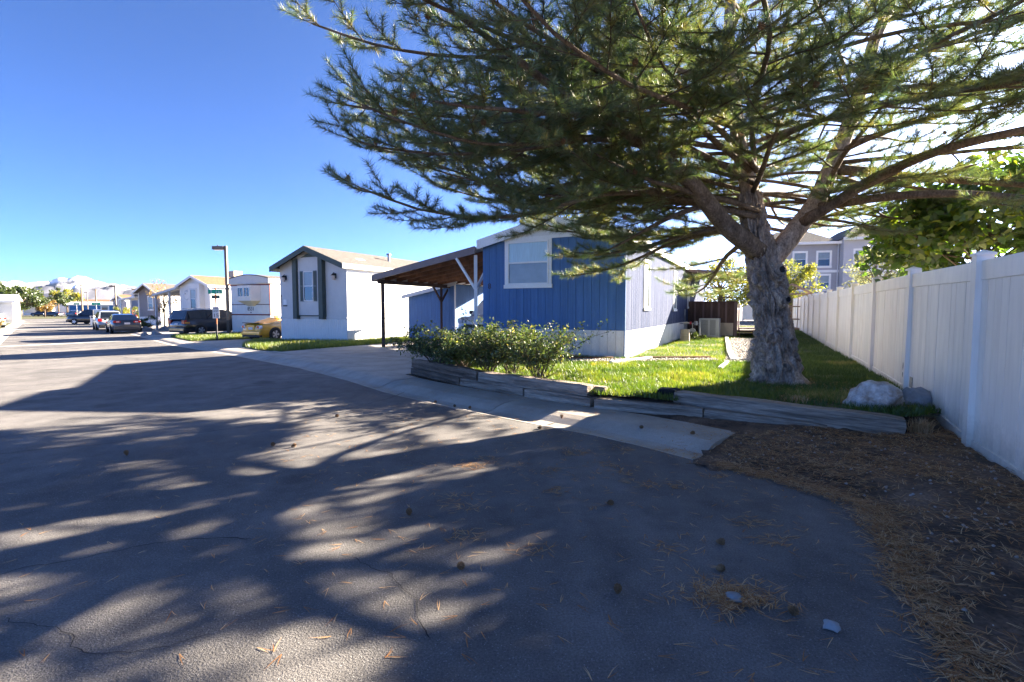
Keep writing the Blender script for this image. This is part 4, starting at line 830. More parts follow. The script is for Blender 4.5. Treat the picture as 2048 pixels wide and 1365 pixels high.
def simple_home(name, label, loc, W, Ln, H, zs, ze, za, wall, roof, trim, side=None, bay=None, win=((0.5, 0.7, 1.2),), fm='white', rz=RZ, over=0.35, vents=True):
    h = thing(name, label, 'mobile home', loc, rz)
    gable_shell(h, W, Ln, zs - 0.03, ze, za, M[wall]); B(0.03, W - 0.03, 0.03, Ln, -0.2, zs).build('foundation', M['skirt_white'], h); ribbed(h, (0, 0), (W, 0), -0.2, zs - 0.04, 24, M['offwhite']); ribbed(h, (W, 0), (W, Ln), -0.2, zs - 0.04, 60, M['offwhite'])
    if side: B(W + 0.002, W + 0.012, 0, Ln, zs - 0.03, ze).build('side_siding', M[side], h)
    for x in (-0.02, W - 0.1): B(x, x + 0.12, -0.03, -0.002, zs, ze).build('corner_trim', M[trim], h)
    gable_roof(h, W, Ln, ze, za, over, 0.18, 0.05, M[roof], 0.2, M[fm])
    for (fx, w, hh) in win: window(h, fx * W, -0.004, zs + 0.75, w, hh, 0, 0.08, trim, upper='glass_blind', lower='glass')
    for y in (3, 8): window(h, W + 0.014, y, zs + 0.8, 0.8, 1.1, math.pi / 2, 0.06, 'white', upper='glass_blind')
    return h
h = simple_home('white_home_brown_roof', 'white mobile home with orange brown shingle roof and octagonal wall ornament', (-27.6, 41.8, -0.4), 4.05, 16, 0, 0.95, 3.75, 4.5, 'offwhite', 'shingle_brown', 'white', 'offwhite', win=())
B(1.75, 3.2, -0.4, 0, 0.95, 3.85).build('bay', M['offwhite'], h); window(h, 2.4, -0.404, 1.85, 0.72, 1.55, 0, 0.09, 'grey_trim', upper='glass_blind', lower='glass')
oc = MB().tube([(0, 0, 0), (0, 0.05, 0)], 0.42, 8).build('wall_ornament', M['grey_trim'], h, (0.9, -0.06, 2.95)); oc['label'] = 'grey octagonal ornament with leaf motif'
MB().tube([(0, -0.012, 0), (0, -0.002, 0)], 0.33, 8).build('ornament_face', M['offwhite'], oc); MB().tube([(-0.1, -0.03, 0.12), (-0.06, -0.013, 0.12)], [0.1, 0.02], 6).build('ornament_leaf', M['grey_trim'], oc)
B(1.2, 2.0, 3.4, 4.2, 4.3, 5.15).build('roof_cooler', M['beige'], h); B(0.6, 1.0, 1.0, 1.4, 4.0, 4.28).build('skylight', M['white'], h)
for i in range(12): B(i * 0.145 + 0.004, (i + 1) * 0.145 - 0.004, -0.012, -0.001, 0.96, 3.7).build('siding_board', M['offwhite'], h)
MB().tube([(4.24, -0.2, 0.2), (4.24, -0.2, 3.5), (4.12, -0.3, 3.62)], 0.035, 6).build('downpipe', M['grey_trim'], h)
def small_carport(loc, W, D, z0, z1, label, m='grey_trim'):
    c = thing('awning', label, 'awning', loc, RZ)
    A = [(0, -0.2, z0), (W, -0.2, z1), (W, D, z1), (0, D, z0)]
    MB().hexa(A, [(a, b, z + 0.07) for a, b, z in A]).build('roof', M[m], c); MB().hexa([(0, -0.24, z0 - .06), (W, -0.24, z1 - .06), (W, -0.204, z1 - .06), (0, -0.204, z0 - .06)], [(0, -0.24, z0 + .12), (W, -0.24, z1 + .12), (W, -0.204, z1 + .12), (0, -0.204, z0 + .12)]).build('fascia', M[m], c)
    for x in (0.15, W * 0.62): 
        for y in (0, D * 0.5, D - 0.2): MB().bar((x, y, 0), (x, y, z0 + (z1 - z0) * x / W), 0.13).build('post', M[m], c)
    for k in range(8): y = 0.1 + k * D / 8; MB().bar((0.02, y, z0 - 0.04), (W - 0.02, y, z1 - 0.04), 0.05, 0.09).build('rafter', M['white'], c)
small_carport((-30.9, 43.4, -0.42), 3.5, 8, 3.0, 3.55, 'pale grey awning with square posts left of the brown roofed home')
simple_home('taupe_home', 'taupe mobile home with white rake boards behind the young tree', (-41.9, 56.3, -0.44), 4.2, 16, 0, 1.05, 3.7, 4.65, 'taupe', 'shingle_grey', 'white', 'offwhite', win=((0.55, 0.9, 1.4),), over=0.6)
small_carport((-45.2, 57.9, -0.44), 3.4, 7, 2.9, 3.2, 'white awning left of the taupe home', 'white')
simple_home('slate_blue_home', 'slate blue mobile home with white corner boards down the street', (-53.5, 70.5, -0.48), 4.1, 16, 0, 1.0, 3.4, 4.2, 'slate', 'shingle_grey', 'white', 'offwhite', win=((0.55, 1.0, 1.7),))
simple_home('grey_violet_home', 'grey violet mobile home with white trim furthest down the right side', (-65.5, 82.3, -0.52), 4.2, 16, 0, 1.0, 3.4, 4.25, 'lavender', 'shingle_brown', 'white', 'offwhite', win=((0.55, 0.9, 1.7),))

def long_home(name, label, loc, L, D, H, wall, side, roof, rz, win, zs=0.9):
    """seen broadside: long wall faces local -y"""
    h = thing(name, label, 'mobile home', loc, rz)
    MB().prism([(0, 0, zs), (0, D, zs), (0, D, H), (0, D / 2, H + 0.7), (0, 0, H)], (L, 0, 0)).build('wall', M[side], h); B(0.05, L - 0.05, 0.05, D, 0, zs).build('skirting', M['skirt_white'], h)
    B(0.3, L, -0.02, -0.002, zs + 0.05, H - 0.25).build('siding', M[wall], h); B(0, 0.28, -0.03, -0.002, zs, H).build('corner_trim', M['white'], h)
    for s, y0 in ((0, -0.3), (1, D + 0.3)):
        a = [(-0.3, y0, H - 0.1), (L + 0.3, y0, H - 0.1), (L + 0.3, D / 2, H + 0.75), (-0.3, D / 2, H + 0.75)]
        if s: a = a[::-1]
        MB().hexa(a, [(x, y, z + 0.1) for x, y, z in a]).build('roof', M[roof], h)
    B(-0.3, L + 0.3, -0.36, -0.31, H - 0.3, H).build('eave_board', M['white'], h); MB().prism([(-0.33, -0.3, H - 0.15), (-0.33, -0.3, H + 0.05), (-0.33, D / 2, H + 0.85), (-0.33, D + 0.3, H + 0.05), (-0.33, D + 0.3, H - 0.15), (-0.33, D / 2, H + 0.6)], (0.028, 0, 0)).build('rake_board', M['white'], h)
    for x, w in win: window(h, x, -0.024, zs + 1.0, w, 1.1, 0, 0.3, 'white', upper='glass_blind', lower='glass')
    window(h, -0.02, D / 2, zs + 0.7, 0.9, 1.6, -math.pi / 2, 0.12, 'white', upper='glass_blind')
    return h
long_home('bright_blue_home', 'long bright blue home with white roof seen broadside at the end of the street', (-131, 148, -0.7), 19, 4.6, 3.5, 'farblue', 'lavender', 'roof_white', 0.30, ((9.0, 1.6), (14.5, 1.2), (17.2, 1.2)))
long_home('cream_home', 'small cream home with dark roof between the far trees', (-168, 172, -0.7), 7, 6, 3.6, 'cream', 'taupe', 'shingle_grey', 0.5, ())
for k, (x, y, L_, H_, rf, lab) in enumerate(((-175, 196, 16, 5.2, 'shingle_brown', 'distant house with brown roof left of the second utility pole'), (-150, 190, 18, 5.4, 'shingle_brown', 'distant house with tan roof behind the bright blue home'), (-196, 204, 14, 5.8, 'shingle_grey', 'distant house with grey roof above the cream home'))):
    hh = long_home('distant_house', lab, (x, y, -0.7), L_, 8, H_, 'offwhite', 'offwhite', rf, 0.45, ())
long_home('left_white_home', 'white corrugated home at the left edge behind the verge', (-74.2, 64.0, -0.5), 7.5, 4.5, 3.1, 'offwhite', 'offwhite', 'roof_white', 0.62, (), 0.4)

def apartment():
    a = thing('apartment_block', 'grey three-storey apartment block seen past the trunk and fence', 'building', (36, 72, 0), -0.25)
    B(0, 9.5, 0, 12, 0, 10.6).build('wall', M['apt_grey'], a); B(9.5, 20, -1.5, 12, 0, 10.9).build('wall', M['apt_light'], a)
    for z in (3.3, 6.5): B(-0.05, 9.49, -0.08, -0.002, z, z + 0.35).build('band', M['white'], a); B(9.45, 20, -1.58, -1.502, z, z + 0.35).build('band', M['white'], a)
    for y0, x0, x1, z in ((0, -0.6, 9.5, 10.6), (-1.5, 9.2, 20.6, 10.9)):
        b = [(x0, y0 - 0.7, z), (x1, y0 - 0.7, z), (x1, 12.6, z), (x0, 12.6, z)]; MB().hexa(b, [(x0 + 3, y0 + 4, z + 2.2), (x1 - 3, y0 + 4, z + 2.2), (x1 - 3, 9, z + 2.2), (x0 + 3, 9, z + 2.2)]).build('roof', M['shingle_grey'], a); B(x0 - 0.05, x1 + 0.05, y0 - 0.8, y0 - 0.71, z - 0.25, z + 0.1).build('eave_board', M['white'], a)
    MB().tube([(9.3, -0.15, 0), (9.3, -0.15, 10.5)], 0.08, 6).build('downpipe', M['grey_trim'], a)
    for x, y0 in ((1.6, 0), (4.6, 0), (7.6, 0), (11.6, -1.5), (15, -1.5), (18, -1.5)):
        for z in (0.9, 4.2, 7.4): window(a, x, y0 - 0.02, z, 1.5, 1.9, 0, 0.22, 'white', upper='glass_blind', lower='glass')
apartment()
# a second white fence far behind
f2 = thing('distant_white_fence', 'white fence below the grey apartment block', 'fence', (24, 52, 0.2), -0.25)
for k in range(9): B(k * 2.4, k * 2.4 + 2.36, 0, 0.04, 0.1, 2.1).build('panel', M['vinyl'], f2); B(k * 2.4 - 0.07, k * 2.4 + 0.07, -0.05, 0.09, 0, 2.25).build('post', M['vinyl'], f2)

def swing_frame():
    s = thing('garden_frame', 'weathered wooden lattice frame at the far end of the lawn', 'wooden frame', (15.6, 28.0, 0.25), RZ)
    for x in (-0.9, 0.9):
        for y in (-0.5, 0.5): MB().bar((x, y, 0), (x, y, 2.0), 0.09).build('post', M['utility'], s)
    for x0, x1, z0, z1 in ((-0.95, 0.95, 0.6, 0.6), (-0.95, 0.95, 1.3, 1.3), (-0.95, 0.95, 2.0, 2.0), (-1.0, 0.0, 2.0, 2.55), (0.0, 1.0, 2.55, 2.0)):
        for y in (-0.5, 0.5): MB().bar((x0, y, z0), (x1, y, z1), 0.06).build('rail', M['utility'], s)
    for k in range(7): MB().bar((-0.8 + k * 0.27, -0.56, 0.1), (-0.75 + k * 0.26, -0.56, 2.0), 0.035).build('lattice_slat', M['utility'], s)
    B(-1.1, 1.1, -0.7, 0.7, 0, 0.12).build('base', M['utility'], s)
swing_frame()

# ================================================================ THE PINE
def knot_bump(th, z, knots):
    r = 0.0
    for (kt, kz, ks, kh) in knots:
        dth = (th - kt + math.pi) % (2 * math.pi) - math.pi; d = math.hypot(dth * 0.42, z - kz) / ks
        if d < 1.6: r += kh * (math.exp(-((d - 0.62) / 0.33) ** 2) * 1.0 + (0.35 if d < 0.9 else 0.35 * math.exp(-((d - 0.9) / 0.35) ** 2)) - (0.75 * math.exp(-(d / 0.28) ** 2)))
    return r
def pine():
    tx, ty = TRUNK; tz = 0.2
    tree = thing('pine_tree', 'large spreading pine with gnarled grey trunk full of branch scars', 'tree', (tx, ty, tz), 0)
    prng = random.Random(77)
    L = lambda *p: Vector(p)
    # ---- trunk: bark relief in the mesh
    cen = [(0.02, -0.06, -0.15), (0.0, -0.02, 0.0), (-0.05, 0.0, 0.5), (-0.12, 0.02, 1.0), (-0.22, 0.03, 1.6), (-0.33, 0.04, 2.1), (-0.42, 0.06, 2.5), (-0.50, 0.10, 3.0)]
    zz = [c[2] for c in cen]
    cx = lambda z: float(np.interp(z, zz, [c[0] for c in cen])); cy = lambda z: float(np.interp(z, zz, [c[1] for c in cen]))
    rad = lambda z: float(np.interp(z, [-0.15, 0.0, 0.18, 0.5, 0.9, 1.3, 1.7, 2.0, 2.3, 2.6, 3.0], [0.54, 0.44, 0.365, 0.305, 0.265, 0.25, 0.255, 0.23, 0.205, 0.18, 0.15]))
    face = math.atan2(-ty, -tx)                   # the side turned to the street
    knots = [(face - 0.28, 1.66, 0.15, 0.10), (face + 0.55, 1.74, 0.14, 0.11), (face + 0.62, 1.32, 0.10, 0.09), (face - 0.05, 0.78, 0.11, 0.055), (face - 0.28, 0.36, 0.11, 0.05), (face + 0.32, 0.34, 0.09, 0.05), (face + 0.9, 0.7, 0.13, 0.06), (face - 1.15, 0.62, 0.10, 0.055), (face + 0.25, 1.0, 0.10, 0.03), (face - 1.0, 1.35, 0.12, 0.05)]
    NT, NZ = 190, 300; v = []; f = []
    for j in range(NZ + 1):
        z = -0.15 + 3.15 * j / NZ; r0 = rad(z)
        for i in range(NT):
            th = 2 * math.pi * i / NT; ct, st = math.cos(th), math.sin(th)
            p = Vector((ct * 0.42, st * 0.42, z)); w = mnoise.noise(p * 2.6 + Vector((3, 1, 0)))
            q = Vector((ct * 0.42 * 9 + w * 0.9, st * 0.42 * 9 + w * 0.9, z * 3.0 + w * 1.4)); dist = mnoise.voronoi(q)[0]; pl = min(1.0, (dist[1] - dist[0]) * 2.4)
            rr = r0 * (1 + 0.10 * mnoise.noise(Vector((ct * 1.2, st * 1.2, z * 0.9))) + 0.05 * math.sin(5 * th + z * 1.2) * max(0, 1 - z * 1.2))
            rr += 0.068 * (pl - 0.6) + 0.022 * mnoise.noise(q * 2.3) + 0.010 * mnoise.noise(q * 6) + knot_bump(th, z, knots)
            if z < 0.25: rr += (0.25 - z) * 0.35 * max(0, math.sin(4 * th + 0.8)) 
            v.append((cx(z) + ct * rr, cy(z) + st * rr, z))
    for j in range(NZ):
        for i in range(NT): i2 = (i + 1) % NT; f.append((j * NT + i, j * NT + i2, (j + 1) * NT + i2, (j + 1) * NT + i))
    o = np_mesh('trunk', v, np.array(f), M['bark'], parent=tree, smooth=True)
    for (kt, kz, ks, kh) in knots[:4]:
        r0 = rad(kz) + kh * 0.6; p = L(cx(kz) + math.cos(kt) * r0, cy(kz) + math.sin(kt) * r0, kz); d = L(math.cos(kt), math.sin(kt), 0.1).normalized()
        MB().tube([p - d * 0.12, p - d * 0.02], [ks * 0.42, ks * 0.36], 12).build('branch_scar', M['wood_stub'], tree, smooth=False)
    # two cut stubs
    for kt, kz, r_, ln in ((face + 0.62, 1.76, 0.08, 0.41), (face + 0.75, 1.32, 0.065, 0.37)):
        d = L(math.cos(kt), math.sin(kt), 0.08).normalized(); c = L(cx(kz), cy(kz), kz); MB().tube([c + d * 0.2, c + d * (ln - 0.06), c + d * ln], [r_ * 1.5, r_ * 1.15, r_], 14).build('cut_stub', M['bark'], tree, smooth=True)
        MB().tube([c + d * (ln + 0.001), c + d * (ln + 0.006)], r_ * 0.62, 12).build('stub_heart', M['tar'], tree)
    # ---- skeleton
    limbs = []                                    # (points, radii)
    def path(p, d, n, step, zacc, wig):
        pts = [p.copy()]; d = d.normalized()
        for i in range(n):
            u = (i + 1) / n; d = (d + L(prng.uniform(-wig, wig), prng.uniform(-wig, wig), prng.uniform(-wig, wig) * 0.7 + zacc(u))).normalized(); d.z = max(d.z, -0.42); p = p + d * step; pts.append(p.copy())
        return pts
    def resample(pts, n=18):
        out = []; P = [L(*p) for p in pts]
        for i in range(n + 1):
            s = i / n * (len(P) - 1); k = min(int(s), len(P) - 2); a = s - k; p0 = P[max(k - 1, 0)]; p1 = P[k]; p2 = P[k + 1]; p3 = P[min(k + 2, len(P) - 1)]
            out.append(0.5 * ((2 * p1) + (p2 - p0) * a + (2 * p0 - 5 * p1 + 4 * p2 - p3) * a * a + (3 * p1 - p0 - 3 * p2 + p3) * a ** 3))
        return out
    stemA = resample([(-0.42, 0.06, 2.4), (-0.55, 0.12, 3.2), (-0.72, 0.2, 4.2), (-0.8, 0.3, 5.6), (-0.7, 0.4, 7.2), (-0.6, 0.5, 9.2)]); rA = np.interp(np.linspace(0, 1, 19), [0, 0.2, 1], [0.155, 0.13, 0.04])
    stemB = resample([(-0.18, 0.05, 1.95), (0.28, 0.1, 2.5), (0.72, 0.2, 3.1), (1.15, 0.3, 4.2), (1.55, 0.4, 5.4), (2.1, 0.5, 7.0), (2.5, 0.6, 9.0)]); rB = np.interp(np.linspace(0, 1, 19), [0, 0.2, 1], [0.165, 0.15, 0.04])
    limbC = resample([(-0.42, -0.05, 2.1), (-0.85, -0.25, 2.32), (-1.35, -0.45, 2.72), (-1.9, -0.7, 3.15), (-2.7, -1.1, 3.5), (-3.8, -1.7, 3.9), (-4.9, -2.3, 4.4)]); rC = np.interp(np.linspace(0, 1, 19), [0, 0.4, 1], [0.16, 0.12, 0.02])
    limbD = resample([(0.3, 0.0, 2.55), (0.5, -0.9, 2.85), (0.75, -1.6, 3.05), (1.3, -2.2, 3.15), (2.4, -2.6, 3.25), (3.8, -2.9, 3.4)]); rD = np.interp(np.linspace(0, 1, 19), [0, 1], [0.085, 0.018])
    limbE = resample([(0.55, 0.1, 2.8), (1.1, -0.9, 2.75), (1.6, -1.6, 2.6), (2.1, -2.4, 2.3), (2.4, -3.0, 2.0)]); rE = np.interp(np.linspace(0, 1, 19), [0, 1], [0.07, 0.015])
    limbF = resample([(0.9, 0.2, 3.4), (2.0, -0.1, 3.2), (3.1, -0.5, 3.0), (4.4, -0.9, 2.7)]); rF = np.interp(np.linspace(0, 1, 19), [0, 1], [0.085, 0.02])
    for P_, R_, nm in ((stemA, rA, 'stem'), (stemB, rB, 'stem'), (limbC, rC, 'limb'), (limbD, rD, 'limb'), (limbE, rE, 'limb'), (limbF, rF, 'limb')):
        jit = [p + L(mnoise.noise(p * 1.7), mnoise.noise(p * 1.7 + L(9, 0, 0)), 0) * 0.05 for p in P_]
        MB().tube(jit, list(R_), 12 if nm == 'stem' else 9).build(nm, M['bark'] if nm == 'stem' else M['bark_light'], tree, smooth=True)
        limbs.append((jit, R_, nm))
    tw = MB(); tw.sm = True; tufts = []           # (pos, dir, age)
    cones = []
    def add_twig(p, d, ln, r):
        n = max(2, int(ln / 0.16)); pts = path(p, d, n, ln / n, lambda u: 0.10 if u > 0.4 else -0.02, 0.14)
        tw.tube(pts, [r * (1 - 0.6 * i / n) for i in range(n + 1)], 4, False)
        s = 0.0; tip = pts[-1]
        dd = (pts[-1] - pts[-2]).normalized(); tufts.append((tip, dd, prng.random() * 0.75)); 
        k = 1
        while k * 0.085 < min(ln * 0.8, 0.3):
            q = k * 0.085 / ln * n; i = max(0, n - 1 - int(q)); a = q - int(q); pp = pts[i + 1].lerp(pts[i], a); d2 = (pts[i + 1] - pts[i]).normalized()
            tufts.append((pp, d2, prng.random() * 0.8 + 0.10 * k)); k += 1
        if prng.random() < 0.018: cones.append((tip - dd * 0.06, dd))
    def dress(pts, r0, r1, L_, s0, dens=1.0):
        """secondaries and twigs along a limb"""
        n = len(pts) - 1; s = s0 * L_; side = 1
        while s < L_:
            q = s / L_ * n; i = min(int(q), n - 1); a = q - i; p = pts[i].lerp(pts[i + 1], a); d = (pts[i + 1] - pts[i]).normalized(); sx = d.cross(L(0, 0, 1))
            if sx.length < 0.2: sx = L(1, 0, 0)
            sx.normalize(); ang = prng.uniform(0.6, 1.15); dd = d * math.cos(ang) + sx * side * math.sin(ang) + L(0, 0, prng.uniform(-0.18, 0.22)); side = -side
            ln = (0.30 * (L_ - s) + 0.35) * prng.uniform(0.6, 1.25); m = max(3, int(ln / 0.2)); r = max(0.006, (r0 + (r1 - r0) * s / L_) * 0.42)
            sp = path(p, dd, m, ln / m, lambda u: -0.05 if u < 0.55 else 0.10, 0.10); tw.tube(sp, [r * (1 - 0.7 * i_ / m) + 0.002 for i_ in range(m + 1)], 5, False)
            for i_ in range(max(1, int(m * 0.4)), m):
                for a_ in (0.0, 0.5): tufts.append((sp[i_].lerp(sp[i_ + 1], a_), (sp[i_ + 1] - sp[i_]).normalized(), prng.random() * 0.7 + 0.3))
            ss = 0.3 * ln; sd = 1
            while ss < ln:
                q2 = ss / ln * m; i2 = min(int(q2), m - 1); pp = sp[i2].lerp(sp[i2 + 1], q2 - i2); d2 = (sp[i2 + 1] - sp[i2]).normalized(); s2 = d2.cross(L(0, 0, 1))
                if s2.length < 0.2: s2 = L(0, 1, 0)
                s2.normalize(); an = prng.uniform(0.5, 1.1); add_twig(pp, d2 * math.cos(an) + s2 * sd * math.sin(an) + L(0, 0, prng.uniform(-0.15, 0.3)), prng.uniform(0.14, 0.36), 0.0045); sd = -sd; ss += prng.uniform(0.075, 0.13)
            add_twig(sp[-1], (sp[-1] - sp[-2]), prng.uniform(0.2, 0.4), 0.005); s += prng.uniform(0.19, 0.34) / dens
        add_twig(pts[-1], pts[-1] - pts[-2], 0.4, 0.006)
    def primary(base, az, ln, el, r, dens=1.0, droop=0.0):
        if base.z < 3.5 and math.cos(az - R(-78)) > 0.5 and ln > 3.5: el = max(el, 0.34); droop = min(droop, 0.0)
        tw_ = max(0.0, math.cos(az - R(75))); ln *= 1 - 0.22 * tw_; d = L(math.sin(az) * math.cos(el), math.cos(az) * math.cos(el), math.sin(el)); n = max(6, int(ln / 0.35)); 
        pts = path(base, d, n, ln / n, lambda u: (-0.05 - droop) if u < 0.6 else 0.07 - droop * 0.4, 0.10)
        MB().tube(pts, [r * (1 - 0.8 * i / n) + 0.004 for i in range(n + 1)], 7).build('branch', M['bark_light'], tree, smooth=True)
        toward = max(0.0, math.cos(az - R(75))); dress(pts, r, 0.008, ln, 0.2, dens * (1 - (0.78 if base.z < 5.2 else 0.35) * toward ** 2))
    # crown: branches whorled round both stems and the left limb
    def on(P_, u): q = u * (len(P_) - 1); i = min(int(q), len(P_) - 2); return P_[i].lerp(P_[i + 1], q - i)
    az = 0.3
    for k in range(48):
        u = 0.06 + 0.9 * (k / 47) ** 1.05; base = on(stemA, u); az += 2.4 + prng.uniform(-0.4, 0.4); h = base.z; az += 1.6 if (h < 3.5 and math.cos(az - R(208)) > 0.15) else 0.0; ln = float(np.interp(h, [2.4, 4, 6, 9], [5.6, 5.8, 4.4, 1.6])) * prng.uniform(0.82, 1.1)
        primary(base, az, ln, float(np.interp(h, [2.4, 4, 8], [0.16, 0.24, 0.5])) + prng.uniform(-0.2, 0.22), 0.032 * ln / 5.5)
    az = 1.2
    for k in range(36):
        u = 0.14 + 0.83 * k / 35; base = on(stemB, u); az += 2.4 + prng.uniform(-0.4, 0.4); h = base.z; az += 1.6 if (h < 3.5 and math.cos(az - R(208)) > 0.15) else 0.0; ln = float(np.interp(h, [2.4, 4, 6, 9], [4.6, 5.2, 4.0, 1.6])) * prng.uniform(0.8, 1.1)
        primary(base, az, ln, float(np.interp(h, [2.4, 4, 8], [0.12, 0.22, 0.5])) + prng.uniform(-0.2, 0.2), 0.032 * ln / 5.5, 0.85)
    # the boughs the picture shows: low ones sweeping left over the blue home and towards the street
    for (bx, by, bz, azd, ln, el, dr) in ((-0.45, -0.1, 2.6, -84, 5.4, 0.26, 0.0), (-0.4, 0.1, 2.5, -66, 3.1, 0.06, 0.03), (-0.45, 0.1, 2.5, -48, 3.4, 0.05, 0.04), (-0.4, 0.2, 2.35, -30, 3.6, 0.0, 0.05), (-0.45, -0.1, 2.7, -98, 6.0, 0.26, 0.0), (-0.5, -0.1, 3.1, -118, 6.0, 0.3, 0.0), (-0.5, -0.1, 3.3, -136, 5.6, 0.34, 0.0),
                                          (-0.5, 0.0, 3.4, -155, 5.2, 0.36, 0.0), (-0.6, 0.0, 3.6, -92, 6.2, 0.22, 0.0), (-0.6, 0.0, 3.9, -110, 6.6, 0.25, -0.005), (-0.7, 0.1, 4.4, -74, 6.2, 0.22, 0.0), (-0.75, 0.1, 4.9, -98, 6.2, 0.3, -0.005), (-0.4, 0.2, 2.3, -12, 3.0, -0.02, 0.05), (-1.9, -0.7, 3.15, -62, 2.6, 0.2, 0.02), (-1.35, -0.45, 2.72, -48, 1.9, -0.1, 0.03), (-2.7, -1.1, 3.5, -140, 3.0, 0.15, 0.01), (-0.6, -0.1, 3.3, -128, 6.2, 0.15, 0.01), (-0.7, 0.0, 4.2, -100, 6.0, 0.17, 0.0), (-0.7, 0.0, 4.6, -112, 6.2, 0.18, 0.0), (0.35, 0.0, 2.65, 170, 2.0, 0.3, 0.0), (0.6, 0.0, 3.0, 120, 2.2, 0.2, 0.02), (0.7, 0.1, 3.1, 200, 2.3, 0.35, 0.0), (-0.5, 0.0, 3.0, -165, 2.2, 0.4, 0.0), (0.8, 0.2, 3.3, 60, 2.2, 0.1, 0.02), (-1.35, -0.45, 2.75, -120, 2.0, 0.35, 0.0), (1.0, 0.2, 3.7, 150, 3.0, 0.25, 0.0)):
        primary(L(bx, by, bz), R(azd), ln, el, 0.042, 1.0, dr)
    for P_, R_, nm in limbs:
        if nm == 'limb': ll = sum((a - b).length for a, b in zip(P_, P_[1:])); dress(P_, R_[0] * 0.5, 0.01, ll, 0.45, 1.0 if P_[-1].x < 0 else 0.45)
    o = tw.build('twigs', M['twig'], tree); o['kind'] = 'stuff'
    # ---- needles
    T = np.array([[*p] for p, d, a in tufts]); D = unit(np.array([[*d] for p, d, a in tufts])); AG = np.array([a for p, d, a in tufts]); n = len(T); K = 40
    # one or two tufts of older brown needles hang deep in the crown
    ref = np.where(np.abs(D[:, 2:3]) < 0.9, np.array([[0, 0, 1.0]]), np.array([[1.0, 0, 0]])); X = unit(np.cross(D, ref)); Y = np.cross(D, X)
    ph = nrs.uniform(0, 2 * np.pi, (n, K, 1)); sp = nrs.uniform(0.35, 1.25, (n, K, 1)); nd = D[:, None] * np.cos(sp) + (X[:, None] * np.cos(ph) + Y[:, None] * np.sin(ph)) * np.sin(sp); nd = unit(nd + np.array([0, 0, 0.08]))
    ln = nrs.uniform(0.08, 0.14, (n, K, 1)); base = T[:, None] - D[:, None] * nrs.uniform(0.0, 0.08, (n, K, 1)); tip = base + nd * ln
    sd = unit(np.cross(nd, nrs.normal(size=(n, K, 3)))) * 0.0026
    vv = np.stack([base - sd, base + sd, tip], 2).reshape(-1, 3); tint = np.clip(AG[:, None] * 0.72 + nrs.uniform(-0.12, 0.16, (n, K)) - 0.04, 0, 1); tint = np.repeat(tint.reshape(-1), 3)
    o = np_mesh('crown', vv, np.arange(len(vv)).reshape(-1, 3), M['needles'], tint, tree); o['kind'] = 'stuff'
    cm = cone_mesh()
    for p, d in cones[:120]: c = piece('pine_cone', cm, tree, p); c.rotation_mode = 'QUATERNION'; c.rotation_quaternion = (d * 0.4 + Vector((0, 0, -1))).to_track_quat('Z', 'Y'); c.scale = (1.05,) * 3
    0 and print('PINE tufts', n, 'twig faces', len(tw.f), 'cones', len(cones))
CONE = None
def cone_mesh():
    global CONE
    if CONE: return CONE
    mb = MB(); mb.sm = False
    mb.tube([(0, 0, -0.032), (0, 0, -0.01), (0, 0, 0.02), (0, 0, 0.038)], [0.010, 0.019, 0.013, 0.003], 8)
    for k in range(44):
        u = k / 43; z = -0.03 + 0.066 * u; a = k * 2.399; r = 0.030 * math.sin(math.pi * (0.18 + 0.74 * (1 - u) ** 0.8)) ; d = Vector((math.cos(a), math.sin(a), 0)); s = Vector((-d.y, d.x, 0)); up = Vector((0, 0, 0.006 + 0.006 * u))
        p = d * r + Vector((0, 0, z)); i = d * (r * 0.35) + Vector((0, 0, z - 0.002)); w = s * 0.0075; n = len(mb.v)
        mb.v += [tuple(i - w * 0.6), tuple(i + w * 0.6), tuple(p + w), tuple(p - w), tuple(p + up * 0.8)]; mb.f += [(n, n + 1, n + 2, n + 3), (n + 3, n + 2, n + 4), (n, n + 3, n + 4), (n + 1, n + 4, n + 2)]
    CONE = mb.mesh('pine_cone', M['cone']); return CONE
pine()

# ---- fallen cones on the asphalt and kerb
CONES = [((1.29, 2.22), 'pine cone lying just above the ridged pebble', (1.5, 0.2)), ((1.11, 2.59), 'tan pine cone on its side above the needle nest', (1.6, 2.0)), ((0.52, 2.38), 'dark pine cone standing in the fence shade at the edge of the sunlight', (0.3, 0.0)), ((1.24, 2.9), 'reddish pine cone in the shaded asphalt towards the dirt strip', (1.4, 1.0)), ((-0.28, 2.62), 'pine cone in the dappled light right of the long crack', (1.3, 0.5)),
         ((-0.70, 3.32), 'pine cone in the middle of the brightest sun patch', (0.4, 0.0)), ((0.70, 3.5), 'small reddish cone near the top of the fence shadow edge', (1.2, 0.7)), ((-3.70, 4.72), 'lone brown cone far left on the road', (0.3, 0.2)), ((-2.45, 5.05), 'left of the two small cones near the road centre', (1.2, 0.2)), ((-2.22, 5.0), 'right of the two small cones near the road centre', (1.3, 2.2)),
         ((-2.28, 6.42), 'small cone farther up the road near the crack', (1.2, 1.2)), ((-0.83, 7.15), 'cone on the gutter below the rose bushes', (1.3, 0.2)), ((-0.60, 7.0), 'larger orange cone on the asphalt edge below the roses', (0.9, 0.6)), ((0.62, 6.17), 'cone upright on the sunlit gutter', (0.1, 0.4)), ((1.45, 5.55), 'cone on the shaded end of the gutter', (1.4, 0.4)), ((0.32, 5.78), 'cone in the gutter sun patch near the asphalt', (1.4, 1.4)), ((-1.16, 7.45), 'leftmost cone on the asphalt edge under the roses', (1.2, 1.4)), ((1.9, 5.2), 'cone at the broken end of the kerb', (1.2, 0.9))]
